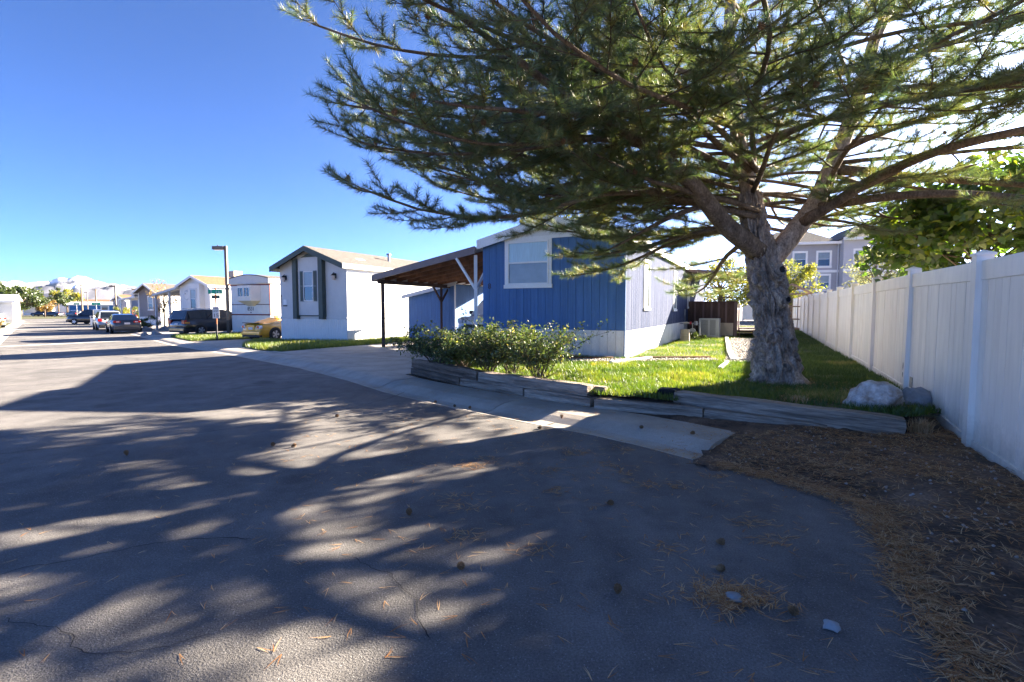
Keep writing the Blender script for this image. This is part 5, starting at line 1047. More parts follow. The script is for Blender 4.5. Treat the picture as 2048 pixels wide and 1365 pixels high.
for (x, y), lab, (ta, tb) in CONES:
    o = piece('fallen_pine_cone', cone_mesh(), None, (x, y, 0.023 if ta < 0.6 else 0.019), (ta, 0, tb), (0.7, 0.7, 0.7)); t = -0.69 * x + 0.725 * y; c = 0.725 * x + 0.69 * y
    if c > edge(t): o.location.z += float(np.interp(c - edge(t), [0.1, 0.22, 0.36, 0.47, 0.6], [-0.01, 0.0, 0.05, 0.078, 0.085]))
    tag(o, lab, 'pine cone', 'fallen pine cones')

# ---- fallen needles
def litter(name, pts, zf, label, curl=0.25, lmin=0.05, lmax=0.11, w=0.0017, lift=0.006, tilt=0.1, parent=None):
    n = len(pts); a = nrs.uniform(0, 2 * np.pi, n); P = []; T = []; ti = []
    base = np.column_stack([pts[:, 0], pts[:, 1], np.array([zf(x, y) for x, y in pts]) + nrs.uniform(0.002, lift, n)])
    for s in range(2):                            # needles fall in pairs
        aa = a + s * nrs.uniform(0.08, 0.5, n); ln = nrs.uniform(lmin, lmax, n); b = aa + nrs.uniform(-curl, curl, n)
        d1 = np.column_stack([np.cos(aa), np.sin(aa), nrs.uniform(-0.1, 1, n) * tilt]); d2 = np.column_stack([np.cos(b), np.sin(b), nrs.uniform(-0.6, 1, n) * tilt]); sd = np.column_stack([-np.sin(aa), np.cos(aa), np.zeros(n)]) * w
        m = base + d1 * (ln / 2)[:, None]; e = m + d2 * (ln / 2)[:, None]; k = len(P) and sum(len(x) for x in P)
        vv = np.stack([base - sd, base + sd, m - sd, m + sd, e], 1).reshape(-1, 3); o = (np.arange(n) * 5)[:, None] + k
        P.append(vv); T.append(np.concatenate([o + np.array([[0, 1, 3]]), o + np.array([[0, 3, 2]]), o + np.array([[2, 3, 4]])], 0)); ti.append(np.repeat(np.clip(nrs.uniform(0, 1, n), 0, 1), 5))
    o = np_mesh(name, np.vstack(P), np.vstack(T), M['litter'], np.concatenate(ti), parent); return tag(o, label, 'pine needles', kind='stuff')
roadpoly = [(-5.5, 0.9), (1.6, 0.9), (2.4, 3.0), (2.5, 3.6), (1.1, 5.3), (-0.7, 6.8), (-3.3, 9.8), (-5, 9)]
q = scatter(roadpoly, 2600); k = nrs.uniform(0, 1, 2600) < np.clip(1.25 - np.hypot(q[:, 0] - 1.6, q[:, 1] - 4.6) / 4.2, 0.13, 1); litter('scattered_needles', q[k], lambda x, y: 0.001, 'dry pine needle pairs scattered over the asphalt', lift=0.003, tilt=0.03)
cl = np.vstack([np.column_stack([nrs.normal(cx_, 0.07, 26), nrs.normal(cy_, 0.05, 26)]) for cx_, cy_ in zip(nrs.uniform(-0.5, 1.8, 22), nrs.uniform(2.8, 5.0, 22))]); litter('needle_clusters', cl, lambda x, y: 0.001, 'small tangles of fallen needles on the sunlit asphalt', lift=0.006, tilt=0.05)
def gut_z(x, y):
    t = -0.69 * x + 0.725 * y; return float(np.interp(0.725 * x + 0.69 * y - edge(t), [0, 0.12, 0.22, 0.36, 0.47, 0.6, 1], [0.004, -0.012, 0, 0.05, 0.078, 0.088, 0.094])) + 0.004
gutp = [tc(1.9, edge(1.9)), tc(4, edge(4)), tc(8.5, edge(8.5)), tc(8.5, edge(8.5) + 0.95), tc(4, edge(4) + 0.95), tc(1.9, edge(1.9) + 0.95)]
q = scatter(gutp, 1500); t_ = -0.69 * q[:, 0] + 0.725 * q[:, 1]; off = 0.725 * q[:, 0] + 0.69 * q[:, 1] - np.interp(t_, ETAB_T, ETAB_C); k = nrs.uniform(0, 1, 1500) < np.clip(0.08 + (off > 0.8) * 0.8 + (t_ < 2.6) * 0.7 + (off < 0.06) * 0.4, 0, 1); litter('gutter_needles', q[k], gut_z, 'needles drifted along the foot of the timbers', lift=0.012, tilt=0.1)
dp = [(1.35, 0.6), (1.9, 2.1), (2.3, 2.95), (2.5, 3.6), (1.9, 4.3), (2.2, 5.2), (3.3, 5.4), (4.1, 5.05), (4.55, 5.2), (5.2, 6.1), (4.45, 4.7), (3.9, 3.6), (2.6, 0.8)]
q = scatter(dp, 17000); dens = 0.30 + 0.75 * fbm(q[:, 0], q[:, 1], 1.3, 31.0) + np.exp(-((q[:, 0] - 4.4) ** 2 + (q[:, 1] - 5.0) ** 2) / 0.8) * 0.6 + np.exp(-((q[:, 0] - 2.4) ** 2 + (q[:, 1] - 4.7) ** 2) / 0.5) * 0.5
k = nrs.uniform(0, 1, 17000) < np.clip(dens, 0.05, 1); litter('needle_litter', q[k], lambda x, y: max(dirt_z(x, y), 0.002), 'thick bed of rusty fallen pine needles over the dirt strip', lift=0.02, tilt=0.22)
ed = np.array([(1.35, 0.9), (1.62, 1.5), (1.84, 2.0), (2.05, 2.5), (2.3, 2.95), (2.52, 3.5), (2.2, 4.05), (1.85, 4.45)]); s_ = nrs.uniform(0, len(ed) - 1.001, 3200); i_ = s_.astype(int); q = ed[i_] + (ed[i_ + 1] - ed[i_]) * (s_ - i_)[:, None] + nrs.normal(0, 0.07, (3200, 2)); litter('edge_needles', q, lambda x, y: max(dirt_z(x, y), 0.002), 'band of pale needles along the ragged asphalt edge', lift=0.02, tilt=0.15)
a = nrs.uniform(0, 2 * np.pi, 330); rr = np.abs(nrs.normal(0.0, 0.10, 330)) + 0.03; q = np.column_stack([1.07 + np.cos(a) * rr * 1.35, 2.33 + np.sin(a) * rr * 0.75]); litter('needle_nest', q, lambda x, y: 0.002, 'nest of straw coloured needles round the small stone', lift=0.02, tilt=0.12)
q = scatter([(3.4, 6.2), (4.6, 5.6), (5.5, 6.9), (4.9, 8.2), (4.3, 7.3), (3.6, 7.2)], 3500); litter('needles_under_pine', q, lambda x, y: max(lawn_z(x, y), dirt_z(x, y)), 'needles fallen round the foot of the pine', lift=0.03, tilt=0.25)
q = scatter(dp, 500); r = nrs.uniform(0.004, 0.016, 500)
oc = np.array([(1, 0, 0), (0, 1, 0), (-1, 0, 0), (0, -1, 0), (0, 0, 0.7), (0, 0, -0.7)], float); vv = (np.column_stack([q, [max(0, dirt_z(x, y)) + 0.004 for x, y in q]])[:, None, :] + oc[None] * r[:, None, None] * nrs.uniform(0.6, 1.4, (500, 6, 1))).reshape(-1, 3)
ft = np.array([(0, 1, 4), (1, 2, 4), (2, 3, 4), (3, 0, 4), (1, 0, 5), (2, 1, 5), (3, 2, 5), (0, 3, 5)]); tag(np_mesh('dirt_pebbles', vv, (np.arange(500)[:, None, None] * 6 + ft[None]).reshape(-1, 3), M['stone']), 'pale pebbles in the dirt strip', 'pebbles', kind='stuff')

# ---- dry grass tuft beside the big timber
def tuft(loc, n, h, label):
    a = nrs.uniform(0, 2 * np.pi, n); ln = nrs.uniform(0.4, 1, n) * h; le = nrs.uniform(0.1, 0.8, n); b = np.column_stack([nrs.normal(0, 0.05, n), nrs.normal(0, 0.04, n), np.zeros(n)]); d = np.column_stack([np.cos(a) * le, np.sin(a) * le, np.ones(n)]); sd = np.column_stack([-np.sin(a), np.cos(a), np.zeros(n)]) * 0.003
    m = b + d * (ln * 0.6)[:, None]; e = m + (d * np.array([1.5, 1.5, 0.5])) * (ln * 0.5)[:, None]; vv = np.stack([b - sd, b + sd, m - sd, m + sd, e], 1).reshape(-1, 3); o = (np.arange(n) * 5)[:, None]
    T = np.concatenate([o + np.array([[0, 1, 3]]), o + np.array([[0, 3, 2]]), o + np.array([[2, 3, 4]])], 0); ob = np_mesh('dry_grass_clump', vv, T, M['litter'], np.repeat(nrs.uniform(0.5, 1, n), 5)); ob.location = loc; return tag(ob, label, 'grass clump')
tuft((4.32, 5.22, 0.07), 260, 0.24, 'clump of straw coloured dry grass at the right end of the big timber')
tuft((3.55, 6.15, 0.24), 120, 0.13, 'low dry grass tuft behind the big timber below the trunk')

# ================================================================ LEAFY PLANTS
def leaves_mesh(name, pos, size, m, parent, tint, fold=0.25, heart=False):
    n = len(pos); nm = unit(nrs.normal(size=(n, 3)) + np.array([0, 0, 0.7])); ax = unit(np.cross(nm, nrs.normal(size=(n, 3)))); ay = np.cross(nm, ax); s = (size * nrs.uniform(0.6, 1.3, n))[:, None]
    if heart: sh = [(0, -0.35, 0), (0.42, -0.3, 0.1), (0.45, 0.1, 0.1), (0, 0.75, 0), (-0.45, 0.1, 0.1), (-0.42, -0.3, 0.1)]; tri = [(0, 1, 2), (0, 2, 3), (0, 3, 4), (0, 4, 5)]
    else: sh = [(0, -0.5, 0), (0.28, 0, fold * 0.3), (0, 0.6, 0), (-0.28, 0, fold * 0.3)]; tri = [(0, 1, 2), (0, 2, 3)]
    k = len(sh); vv = np.stack([pos + ax * s * a + ay * s * b + nm * s * c for a, b, c in sh], 1).reshape(-1, 3)
    T = ((np.arange(n) * k)[:, None, None] + np.array(tri)[None]).reshape(-1, 3); o = np_mesh(name, vv, T, m, np.repeat(tint, k), parent); o['kind'] = 'stuff'; return o

def rose(loc, rx, ry, h, nl, label, seed, openw=0.25):
    r_ = random.Random(seed); b = thing('rose_bush', label, 'bush', loc, 0, 'rose bushes behind the timbers'); st = MB(); pos = []
    for k in range(26):
        a = r_.uniform(0, 2 * math.pi); p = Vector((r_.uniform(-0.1, 0.1), r_.uniform(-0.08, 0.08), 0)); d = Vector((math.cos(a) * rx * 0.8, math.sin(a) * ry * 0.8, h * 1.1)).normalized(); pts = [p]; ln = h * r_.uniform(0.75, 1.2); n = 8
        for i in range(n): d = (d + Vector((r_.uniform(-.2, .2) + math.cos(a) * 0.08, r_.uniform(-.2, .2) + math.sin(a) * 0.08, -0.06))).normalized(); p = p + d * ln / n; pts.append(p)
        st.tube(pts, [0.007 * (1 - 0.7 * i / n) for i in range(n + 1)], 5, False)
        for i in range(3, n + 1):
            for _ in range(2):
                d2 = Vector((r_.uniform(-1, 1), r_.uniform(-1, 1), r_.uniform(-0.3, 0.9))).normalized(); ll = r_.uniform(0.12, 0.34); e = pts[i] + d2 * ll; st.tube([pts[i], e], [0.003, 0.0015], 3, False)
                for _ in range(nl): u = r_.uniform(0.1, 1.05); pos.append(pts[i] + d2 * ll * u + Vector((r_.gauss(0, .03), r_.gauss(0, .03), r_.gauss(0, .03))))
    st.build('stems', M['twig'], b); pos = np.array([[*p] for p in pos]); pos[:, 0] *= 1; leaves_mesh('foliage', pos, 0.046, M['rose'], b, np.clip(0.33 + 0.3 * nrs.normal(size=len(pos)) + 0.2 * (pos[:, 2] / h - 0.5), 0, 1))
rose((-1.45, 9.65, 0.28), 0.8, 0.55, 0.92, 18, 'leftmost dense rose bush by the driveway', 1); rose((-0.95, 9.25, 0.28), 0.7, 0.5, 0.90, 18, 'second rose bush, full and dark, behind the dark timber', 2)
rose((-0.42, 8.75, 0.28), 0.6, 0.45, 0.92, 17, 'third rose bush rising from a thick dark base', 3); rose((0.45, 7.95, 0.28), 0.5, 0.4, 0.92, 13, 'rightmost airy rose bush with bare lower stems', 4)
rose((0.0, 8.75, 0.28), 0.5, 0.4, 0.84, 14, 'small rose bush between the third and the rightmost', 6)

def leafy_tree(name, label, loc, h, rx, rz_, zc, nleaf, size, m, trunk_r=0.12, seed=1, clumps=26, group=None, bark='bark_light', heart=False, flat_=1.0, ry=None):
    r_ = random.Random(seed); t = thing(name, label, 'tree' if h > 3 else 'shrub', loc, 0, group); ry = ry or rx; cs = []
    for k in range(clumps):
        while True:
            v = Vector((r_.uniform(-1, 1), r_.uniform(-1, 1), r_.uniform(-1, 1)))
            if v.length < 1: break
        v = v.normalized() * (v.length ** 0.45); cs.append((Vector((v.x * rx * 0.8, v.y * ry * 0.8, zc + v.z * rz_ * 0.8)), r_.uniform(0.2, 0.38)))
    tb = MB(); tb.tube([(0, 0, -0.1), (0.03 * h * 0.2, 0, zc * 0.5), (0, 0.02, zc)], [trunk_r * 1.2, trunk_r * 0.85, trunk_r * 0.5], 9); tb.build('trunk', M[bark], t, smooth=True)
    lb = MB()
    for c, s in cs: st_ = Vector((0, 0, zc * r_.uniform(0.45, 0.95))); mid = st_.lerp(c, 0.5) + Vector((r_.uniform(-.1, .1), r_.uniform(-.1, .1), 0.1)) * rx * 0.3; lb.tube([st_, mid, c], [trunk_r * 0.4, trunk_r * 0.22, trunk_r * 0.06], 5, False)
    lb.build('limbs', M[bark], t, smooth=True)['kind'] = 'stuff'
    C = np.array([[*c] for c, s in cs]); S = np.array([s for c, s in cs]); i = nrs.randint(0, len(cs), nleaf); g = nrs.normal(size=(nleaf, 3)); g = unit(g) * (nrs.uniform(0, 1, (nleaf, 1)) ** 0.5)
    pos = C[i] + g * (S[i] * (rx + rz_) / 2)[:, None] * np.array([1, 1, 0.8]); leaves_mesh('crown', pos, size, M[m], t, np.clip(0.45 + 0.25 * nrs.normal(size=nleaf) + (nrs.uniform(-0.25, 0.25, len(cs)))[i], 0, 1), heart=heart); return t
leafy_tree('lilac_shrub', 'heart-leaved green shrub overhanging the white fence', (8.4, 8.9, 0.2), 3.6, 2.5, 1.25, 2.75, 9500, 0.11, 'lilac', 0.06, 3, 34, heart=True, ry=1.7)
leafy_tree('lilac_shrub', 'smaller heart-leaved shrub behind the fence nearer the street', (8.1, 6.2, 0.2), 3.4, 1.6, 0.9, 2.8, 4200, 0.11, 'lilac', 0.05, 4, 22, heart=True)
leafy_tree('lilac_shrub', 'heart-leaved shrub at the right edge above the fence', (9.9, 8.2, 0.2), 3.8, 1.9, 1.1, 3.0, 5200, 0.11, 'lilac', 0.05, 44, 26, heart=True)
leafy_tree('sage_tree', 'pale sage green tree behind the fence below the apartments', (18.5, 25.5, 0), 4.6, 2.0, 1.6, 3.2, 5200, 0.11, 'leaf_sage', 0.12, 5, 24)
leafy_tree('yellow_tree', 'yellow green tree behind the roof of the blue home', (8.2, 75, 0), 20, 7.5, 5.0, 14.5, 9000, 0.42, 'leaf_yellow', 0.25, 6, 34)
leafy_tree('yellow_tree', 'yellow green tree seen beneath the porch awning', (17.0, 41, 0), 6, 3.6, 2.4, 3.2, 8000, 0.2, 'leaf_yellow', 0.2, 7, 30)
leafy_tree('yellow_tree', 'yellow green tree beyond the lawn right of the trunk', (25, 45, 0), 6, 2.6, 2.2, 3.8, 4500, 0.2, 'leaf_yellow', 0.2, 8, 24)
leafy_tree('green_tree', 'dark green tree behind the carport roof', (14, 62, 0), 10, 3.6, 3.0, 7.0, 5000, 0.3, 'leaf_green', 0.2, 9, 26)
leafy_tree('ivy_plant', 'low leafy plant at the foot of the gas meter', (6.75, 18.7, 0.22), 0.6, 0.55, 0.22, 0.2, 900, 0.07, 'leaf_green', 0.015, 10, 16)
# street trees and bushes, far left first
for a in (('street_tree', 'broad green tree over the left homes', (-91.5, 93, -0.6), 7, 4.4, 2.4, 4.0, 5200, 0.42, 'leaf_green', 0.25, 11, 26), ('street_tree', 'dark tree cut by the left edge of the view', (-86.5, 84, -0.6), 8, 2.6, 3.0, 4.6, 3500, 0.4, 'leaf_green', 0.25, 12, 20),
          ('young_tree', 'small rust coloured tree at the end of the left kerb', (-125, 134, -0.7), 6, 2.6, 2.4, 3.6, 2200, 0.34, 'leaf_rust', 0.15, 13, 18), ('street_tree', 'green tree left of the bright blue home', (-137, 155, -0.7), 9, 3.6, 3.6, 4.6, 3600, 0.45, 'leaf_green', 0.25, 14, 22), ('street_tree', 'yellowing tree behind the cream home', (-158, 178, -0.7), 9, 5.5, 2.6, 6.6, 3600, 0.5, 'leaf_yellow', 0.25, 15, 22),
          ('street_tree', 'dark conical tree above the distant roofs', (-172, 190, -0.7), 10, 3.0, 3.6, 7.0, 2600, 0.5, 'leaf_green', 0.25, 16, 18), ('young_tree', 'thin autumn tree with sparse leaves in front of the taupe home', (-31.0, 44.6, -0.42), 5, 1.5, 1.9, 2.9, 1300, 0.12, 'leaf_rust', 0.06, 17, 26), ('young_tree', 'second thin autumn tree beside the pale awning', (-30.2, 49.0, -0.42), 5, 1.7, 1.8, 3.3, 1500, 0.13, 'leaf_rust', 0.06, 18, 24),
          ('bush', 'dark green bush at the foot of the awning post', (-30.6, 42.3, -0.42), 1.6, 1.0, 0.6, 0.7, 2000, 0.09, 'leaf_green', 0.03, 19, 18), ('bush', 'low bush behind the parked dark sedan', (-31.9, 42.9, -0.42), 1.4, 0.8, 0.45, 0.55, 1400, 0.09, 'leaf_green', 0.03, 20, 16), ('bush', 'round yellow green bush in front of the slate blue home', (-50.2, 65.4, -0.46), 2.4, 2.3, 1.0, 1.4, 3200, 0.15, 'leaf_yellow', 0.05, 21, 22),
          ('bush', 'rusty bush behind the left kerb', (-45.0, 43.4, -0.4), 1.2, 0.75, 0.5, 0.6, 1600, 0.1, 'leaf_rust', 0.03, 22, 16), ('bush', 'reddish bush beside the left white home', (-70.5, 69.0, -0.5), 2, 1.2, 0.9, 1.2, 1600, 0.16, 'leaf_rust', 0.04, 23, 16), ('bush', 'small yellow shrub by the chain-link fence', (-72.5, 71.8, -0.5), 1.2, 1.0, 0.4, 0.5, 900, 0.15, 'leaf_yellow', 0.03, 24, 12)):
    leafy_tree(*a, group='trees and bushes along the street')
leafy_tree('yellow_tree', 'leafy yellow tree behind the pale awning', (-31, 55, -0.42), 5, 2.0, 1.6, 2.6, 2200, 0.16, 'leaf_yellow', 0.1, 26, 18)

# ================================================================ VEHICLES
PROFILES = {
    # deck: (y/L*2, z) lower body top line from rear to front; cabin: (y, z) roof line
    'coupe': dict(deck=[(-1, .72), (-.95, .93), (-.62, .95), (-.2, .90), (.3, .86), (.72, .78), (.95, .62), (1, .45)], cab=[(-.66, .955), (-.22, 1.25), (.02, 1.285), (.16, 1.25), (.46, .87)], gl=(.06, .06)),
    'sedan': dict(deck=[(-1, .75), (-.96, 1.02), (-.68, 1.05), (-.2, .98), (.35, .96), (.78, .86), (.96, .68), (1, .5)], cab=[(-.72, 1.055), (-.36, 1.40), (.0, 1.46), (.14, 1.42), (.50, .965)], gl=(.06, .06)),
    'van': dict(deck=[(-1, .82), (-.985, 1.05), (-.6, 1.06), (.0, 1.04), (.45, 1.02), (.82, .92), (.97, .72), (1, .55)], cab=[(-.985, 1.06), (-.88, 1.66), (-.5, 1.74), (.1, 1.72), (.28, 1.62), (.66, 1.0)], gl=(.06, .06)),
    'suv': dict(deck=[(-1, .82), (-.985, 1.06), (-.6, 1.08), (.0, 1.06), (.42, 1.05), (.85, .98), (.98, .8), (1, .6)], cab=[(-.98, 1.07), (-.86, 1.66), (-.5, 1.72), (.05, 1.70), (.18, 1.64), (.48, 1.055)], gl=(.06, .06)),
    'pickup': dict(deck=[(-1, .95), (-.99, 1.15), (-.6, 1.16), (.0, 1.14), (.42, 1.15), (.86, 1.1), (.98, .9), (1, .65)], cab=[(-.16, 1.15), (-.12, 1.80), (.0, 1.86), (.2, 1.85), (.27, 1.78), (.5, 1.15)], gl=(.06, .06)),
}
def car(kind, label, loc, rz, L_, W, pm, group='vehicles parked along the street', rim='rim', tail='tail', rear='plain', wr=0.33, simple=False, name=None):
    p = PROFILES[kind]; c = thing(name or {'coupe': 'sports_coupe', 'sedan': 'parked_sedan', 'van': 'minivan', 'suv': 'parked_suv', 'pickup': 'pickup_truck'}[kind], label, {'coupe': 'car', 'sedan': 'car', 'van': 'van', 'suv': 'car', 'pickup': 'truck'}[kind], loc, rz, group)
    hw = W / 2; hl = L_ / 2; N = 40; mb = MB(); mb.sm = True; dy = [d[0] for d in p['deck']]; dz = [d[1] for d in p['deck']]; zb = 0.2
    yw = (-0.60 * hl, 0.62 * hl); ring = []
    for i in range(N + 1):
        u = -1 + 2 * i / N; y = u * hl; zt = float(np.interp(u, dy, dz)); w = hw * (1 - 0.13 * max(0, abs(u) - 0.72) / 0.28 - 0.10 * max(0, abs(u) - 0.93) / 0.07); b = zb + 0.14 * max(0, abs(u) - 0.85) / 0.15
        arch = 0
        for yy in yw:
            q = abs(y - yy) / (wr + 0.06)
            if q < 1: arch = max(arch, (wr * 2 + 0.02) * math.sqrt(1 - q * q) * 0.5 + wr * 0.5)
        mb.v += [(-w * .9, y, b), (-w * .97, y, b + (zt - b) * .18), (-w, y, b + (zt - b) * .5), (-w * .975, y, zt - 0.07), (-w * .88, y, zt - 0.012), (-w * .5, y, zt), (0, y, zt + 0.012), (w * .5, y, zt), (w * .88, y, zt - 0.012), (w * .975, y, zt - 0.07), (w, y, b + (zt - b) * .5), (w * .97, y, b + (zt - b) * .18), (w * .9, y, b)]
    K = 13
    for i in range(N):
        for k in range(K - 1): a = i * K + k; mb.f.append((a, a + K, a + K + 1, a + 1))
        mb.f.append((i * K, i * K + K - 1, (i + 1) * K + K - 1, (i + 1) * K))
    mb.f.append(tuple(range(K))); mb.f.append(tuple(N * K + k for k in range(K - 1, -1, -1)))
    me = mb.mesh('body', M[pm], True); bmm = bmesh.new(); bmm.from_mesh(me); bmesh.ops.recalc_face_normals(bmm, faces=bmm.faces); bmm.to_mesh(me); bmm.free(); body = piece('body', me, c)
    # cabin
    cab = [(u * hl, z) for u, z in p['cab']]; zd = lambda y: float(np.interp(y / hl, dy, dz)) - 0.01; zr = max(z for u, z in cab); cb = MB(); cb.sm = False; sec = []
    for y, z in cab:
        t = (z - zd(y)) / (zr - zd(y) + 1e-6); wb = hw * .90; wt = hw * (.90 - .20 * min(1, max(0, t))); zl = zd(y); sec.append([(-wb, y, zl), (-wt, y, z - 0.03 * t), (-wt * .8, y, z), (wt * .8, y, z), (wt, y, z - 0.03 * t), (wb, y, zl)])
    for s in sec: cb.v += s
    for i in range(len(sec) - 1):
        for k in range(5): a = i * 6 + k; cb.f.append((a, a + 6, a + 7, a + 1))
    me = cb.mesh('roof', M[pm], False); bmm = bmesh.new(); bmm.from_mesh(me); bmesh.ops.recalc_face_normals(bmm, faces=bmm.faces); bmm.to_mesh(me); bmm.free(); piece('roof', me, c)
    def panel(nm, q, m, off, ins=(0.05, 0.08)):
        q = [Vector(x) for x in q]; ce = sum(q, Vector()) / len(q); nrm = (q[1] - q[0]).cross(q[2] - q[0]).normalized()
        if nrm.dot(ce - Vector((0, 0, 0.9))) < 0: nrm = -nrm
        q = [ce + (x - ce) * (1 - ins[0]) + nrm * off for x in q]; MB().prism(q, nrm * 0.004).build(nm, M[m], c)
    n = len(sec)
    panel('rear_window', [sec[0][1] if False else Vector(sec[0][0]).lerp(Vector(sec[0][5]), .06), Vector(sec[0][5]).lerp(Vector(sec[0][0]), .06), sec[1][4], sec[1][1]], 'carglass', 0.012, (0.10,))
    panel('windscreen', [Vector(sec[-1][0]).lerp(Vector(sec[-1][5]), .06), Vector(sec[-1][5]).lerp(Vector(sec[-1][0]), .06), sec[-2][4], sec[-2][1]], 'carglass', 0.012, (0.08,))
    # side glass from rear to front, split by pillars
    ys = [cab[0][0] + 0.12 * (cab[1][0] - cab[0][0]), cab[-1][0] - 0.1 * (cab[-1][0] - cab[-2][0])]
    def zroof(y): return float(np.interp(y, [a for a, b in cab], [b for a, b in cab]))
    splits = {'coupe': [-.40, -.06, .40], 'sedan': [-.56, -.22, .08, .44], 'van': [-.90, -.42, -.04, .30, .58], 'suv': [-.90, -.44, -.06, .24, .42], 'pickup': [-.12, .1, .44]}[kind]
    for s in (0, 1):
        for a, b in zip(splits, splits[1:]):
            ya, yb = a * hl + 0.03, b * hl - 0.03; q = []
            for y, top in ((ya, 0), (yb, 0), (yb, 1), (ya, 1)):
                zl = zd(y) + 0.05; zh = max(zl + 0.02, zroof(y) - 0.09); z = zh if top else zl; t = (z - zd(y)) / (zr - zd(y)); x = hw * (.90 - .20 * t) + 0.006; q.append(Vector((-x if s == 0 else x, y, z)))
            MB().prism(q, (0.004 * (-1 if s == 0 else 1), 0, 0)).build('side_window', M['carglass'], c)
    # wheels
    tm = MB().tube([(-0.1, 0, 0), (-0.09, 0, 0), (0.09, 0, 0), (0.1, 0, 0)], [wr * .9, wr, wr, wr * .9], 22).mesh('wheel', M['tyre']); rmb = MB().tube([(0.101, 0, 0), (0.104, 0, 0)], wr * .66, 20)
    sp = MB()
    for k in range(5):
        a = 2 * math.pi * k / 5; d = Vector((0, math.cos(a), math.sin(a))); s2 = Vector((0, -math.sin(a), math.cos(a))); sp.prism([Vector((0.106, 0, 0)) + d * (wr * .12) + s2 * (wr * .09), Vector((0.106, 0, 0)) + d * (wr * .64) + s2 * (wr * .16), Vector((0.106, 0, 0)) + d * (wr * .64) - s2 * (wr * .16), Vector((0.106, 0, 0)) + d * (wr * .12) - s2 * (wr * .09)], (0.006, 0, 0))
    sp.tube([(0.106, 0, 0), (0.114, 0, 0)], wr * .16, 10); spm = sp.mesh('spokes', M[rim]); rmm = rmb.mesh('rim', M['rim_dark']); am = MB().tube([(-0.02, 0, 0), (0.012, 0, 0)], wr + 0.055, 24).mesh('wheel_arch', M['blackplastic'])
    for sx in (-1, 1):
        for yy in yw:
            rot = (0, 0, 0 if sx > 0 else math.pi); piece('wheel_arch', am, c, (sx * (hw - 0.002), yy, wr + 0.015), rot); w_ = piece('wheel', tm, c, (sx * (hw - 0.07), yy, wr), rot); piece('rim', rmm, w_); piece('spokes', spm, w_)
    # lamps, plate, bumpers
    zt = float(np.interp(-.96, dy, dz)); yr = -hl
    for sx in (-1, 1):
        if kind in ('van', 'suv', 'pickup'):
            o = B(min(sx * hw * .62, sx * hw * .93), max(sx * hw * .62, sx * hw * .93), yr - 0.03, yr + 0.16, zt - 0.28, zt - 0.04).build('tail_lamp', M['tail'], c, bevel=0.02)
            if kind == 'van': B(min(sx * hw * .9, sx * (hw * .955)), max(sx * hw * .9, sx * (hw * .955)), yr + 0.0, yr + 0.32, zt - 0.26, zt - 0.15).build('amber_lens', M['amber'], o)
        elif kind == 'coupe':
            o = B(min(sx * hw * .55, sx * hw * .90), max(sx * hw * .55, sx * hw * .90), yr - 0.02, yr + 0.14, .66, .84).build('tail_lamp', M['lamp_clear'], c, bevel=0.04); MB().tube([(sx * hw * .70, yr - 0.032, .75), (sx * hw * .70, yr - 0.02, .75)], 0.075, 14).build('lamp_ring', M['tail'], o)
            MB().tube([(sx * 0.45, yr - 0.04, .27), (sx * 0.45, yr + 0.1, .27)], 0.06, 12).build('exhaust', M['blackplastic'], c)
        else:
            o = B(min(sx * hw * .42, sx * hw * .90), max(sx * hw * .42, sx * hw * .90), yr - 0.02, yr + 0.16, .82, .96).build('tail_lamp', M['tail'], c, bevel=0.02); B(min(sx * hw * .5, sx * hw * .7), max(sx * hw * .5, sx * hw * .7), yr - 0.026, yr - 0.0, .86, .91).build('reverse_lens', M['lamp_clear'], o)
        MB().tube([(sx * hw * .72, hl - 0.16, .72 if kind != 'suv' else .84), (sx * hw * .72, hl - 0.03, .70 if kind != 'suv' else .82)], [0.12, 0.10], 12).build('headlamp', M['lamp_clear'], c)
        my = p['cab'][-1][0] * hl - 0.35; B(min(sx * (hw + .01), sx * (hw + .17)), max(sx * (hw + .01), sx * (hw + .17)), my - 0.06, my + 0.06, zd(my) + 0.02, zd(my) + 0.16).build('mirror', M['blackplastic' if pm != 'p_yellow' else pm], c, bevel=0.03)
    B(-0.17, 0.17, yr - 0.028, yr + 0.02, .60 if kind == 'coupe' else .70, .74 if kind == 'coupe' else .83).build('number_plate', M['plate'], c)
    B(-hw * .86, hw * .86, yr - 0.045, yr + 0.1, .3, .52).build('rear_bumper', M['blackplastic' if kind in ('suv', 'pickup') else pm], c, bevel=0.04); B(-hw * .8, hw * .8, yr - 0.03, yr + 0.15, .2, .3).build('rear_valance', M['blackplastic'], c)
    B(-hw * .84, hw * .84, hl - 0.12, hl + 0.035, .32, .55).build('front_bumper', M[pm], c, bevel=0.04); B(-hw * .5, hw * .5, hl - 0.1, hl + 0.01, .58, .7).build('grille', M['blackplastic'], c)
    if kind == 'coupe': B(-hw * .82, hw * .82, yr + 0.0, yr + 0.26, .945, .985).build('spoiler', M['blackplastic'], c, bevel=0.012); B(-hw * .36, hw * .36, yr - 0.02, yr + 0.05, .58, .86).build('boot_panel', M[pm], c, bevel=0.02); B(-.08, .08, -0.6, -0.4, 1.26, 1.34).build('roof_fin', M[pm], c, bevel=0.02)
    if kind == 'pickup': B(-hw * .8, hw * .8, -hl * .95, -hl * .2, 1.165, 1.18).build('bed_cover', M['blackplastic'], c)
    if kind in ('van', 'suv'):
        for sx in (-1, 1): MB().bar((sx * hw * .62, -hl * .7, zr + 0.03), (sx * hw * .62, hl * .1, zr + 0.02), 0.035).build('roof_rail', M['chrome' if pm == 'p_black' else 'blackplastic'], c)
    return c
G_ = lambda x, y: (x, y, gz(x, y))
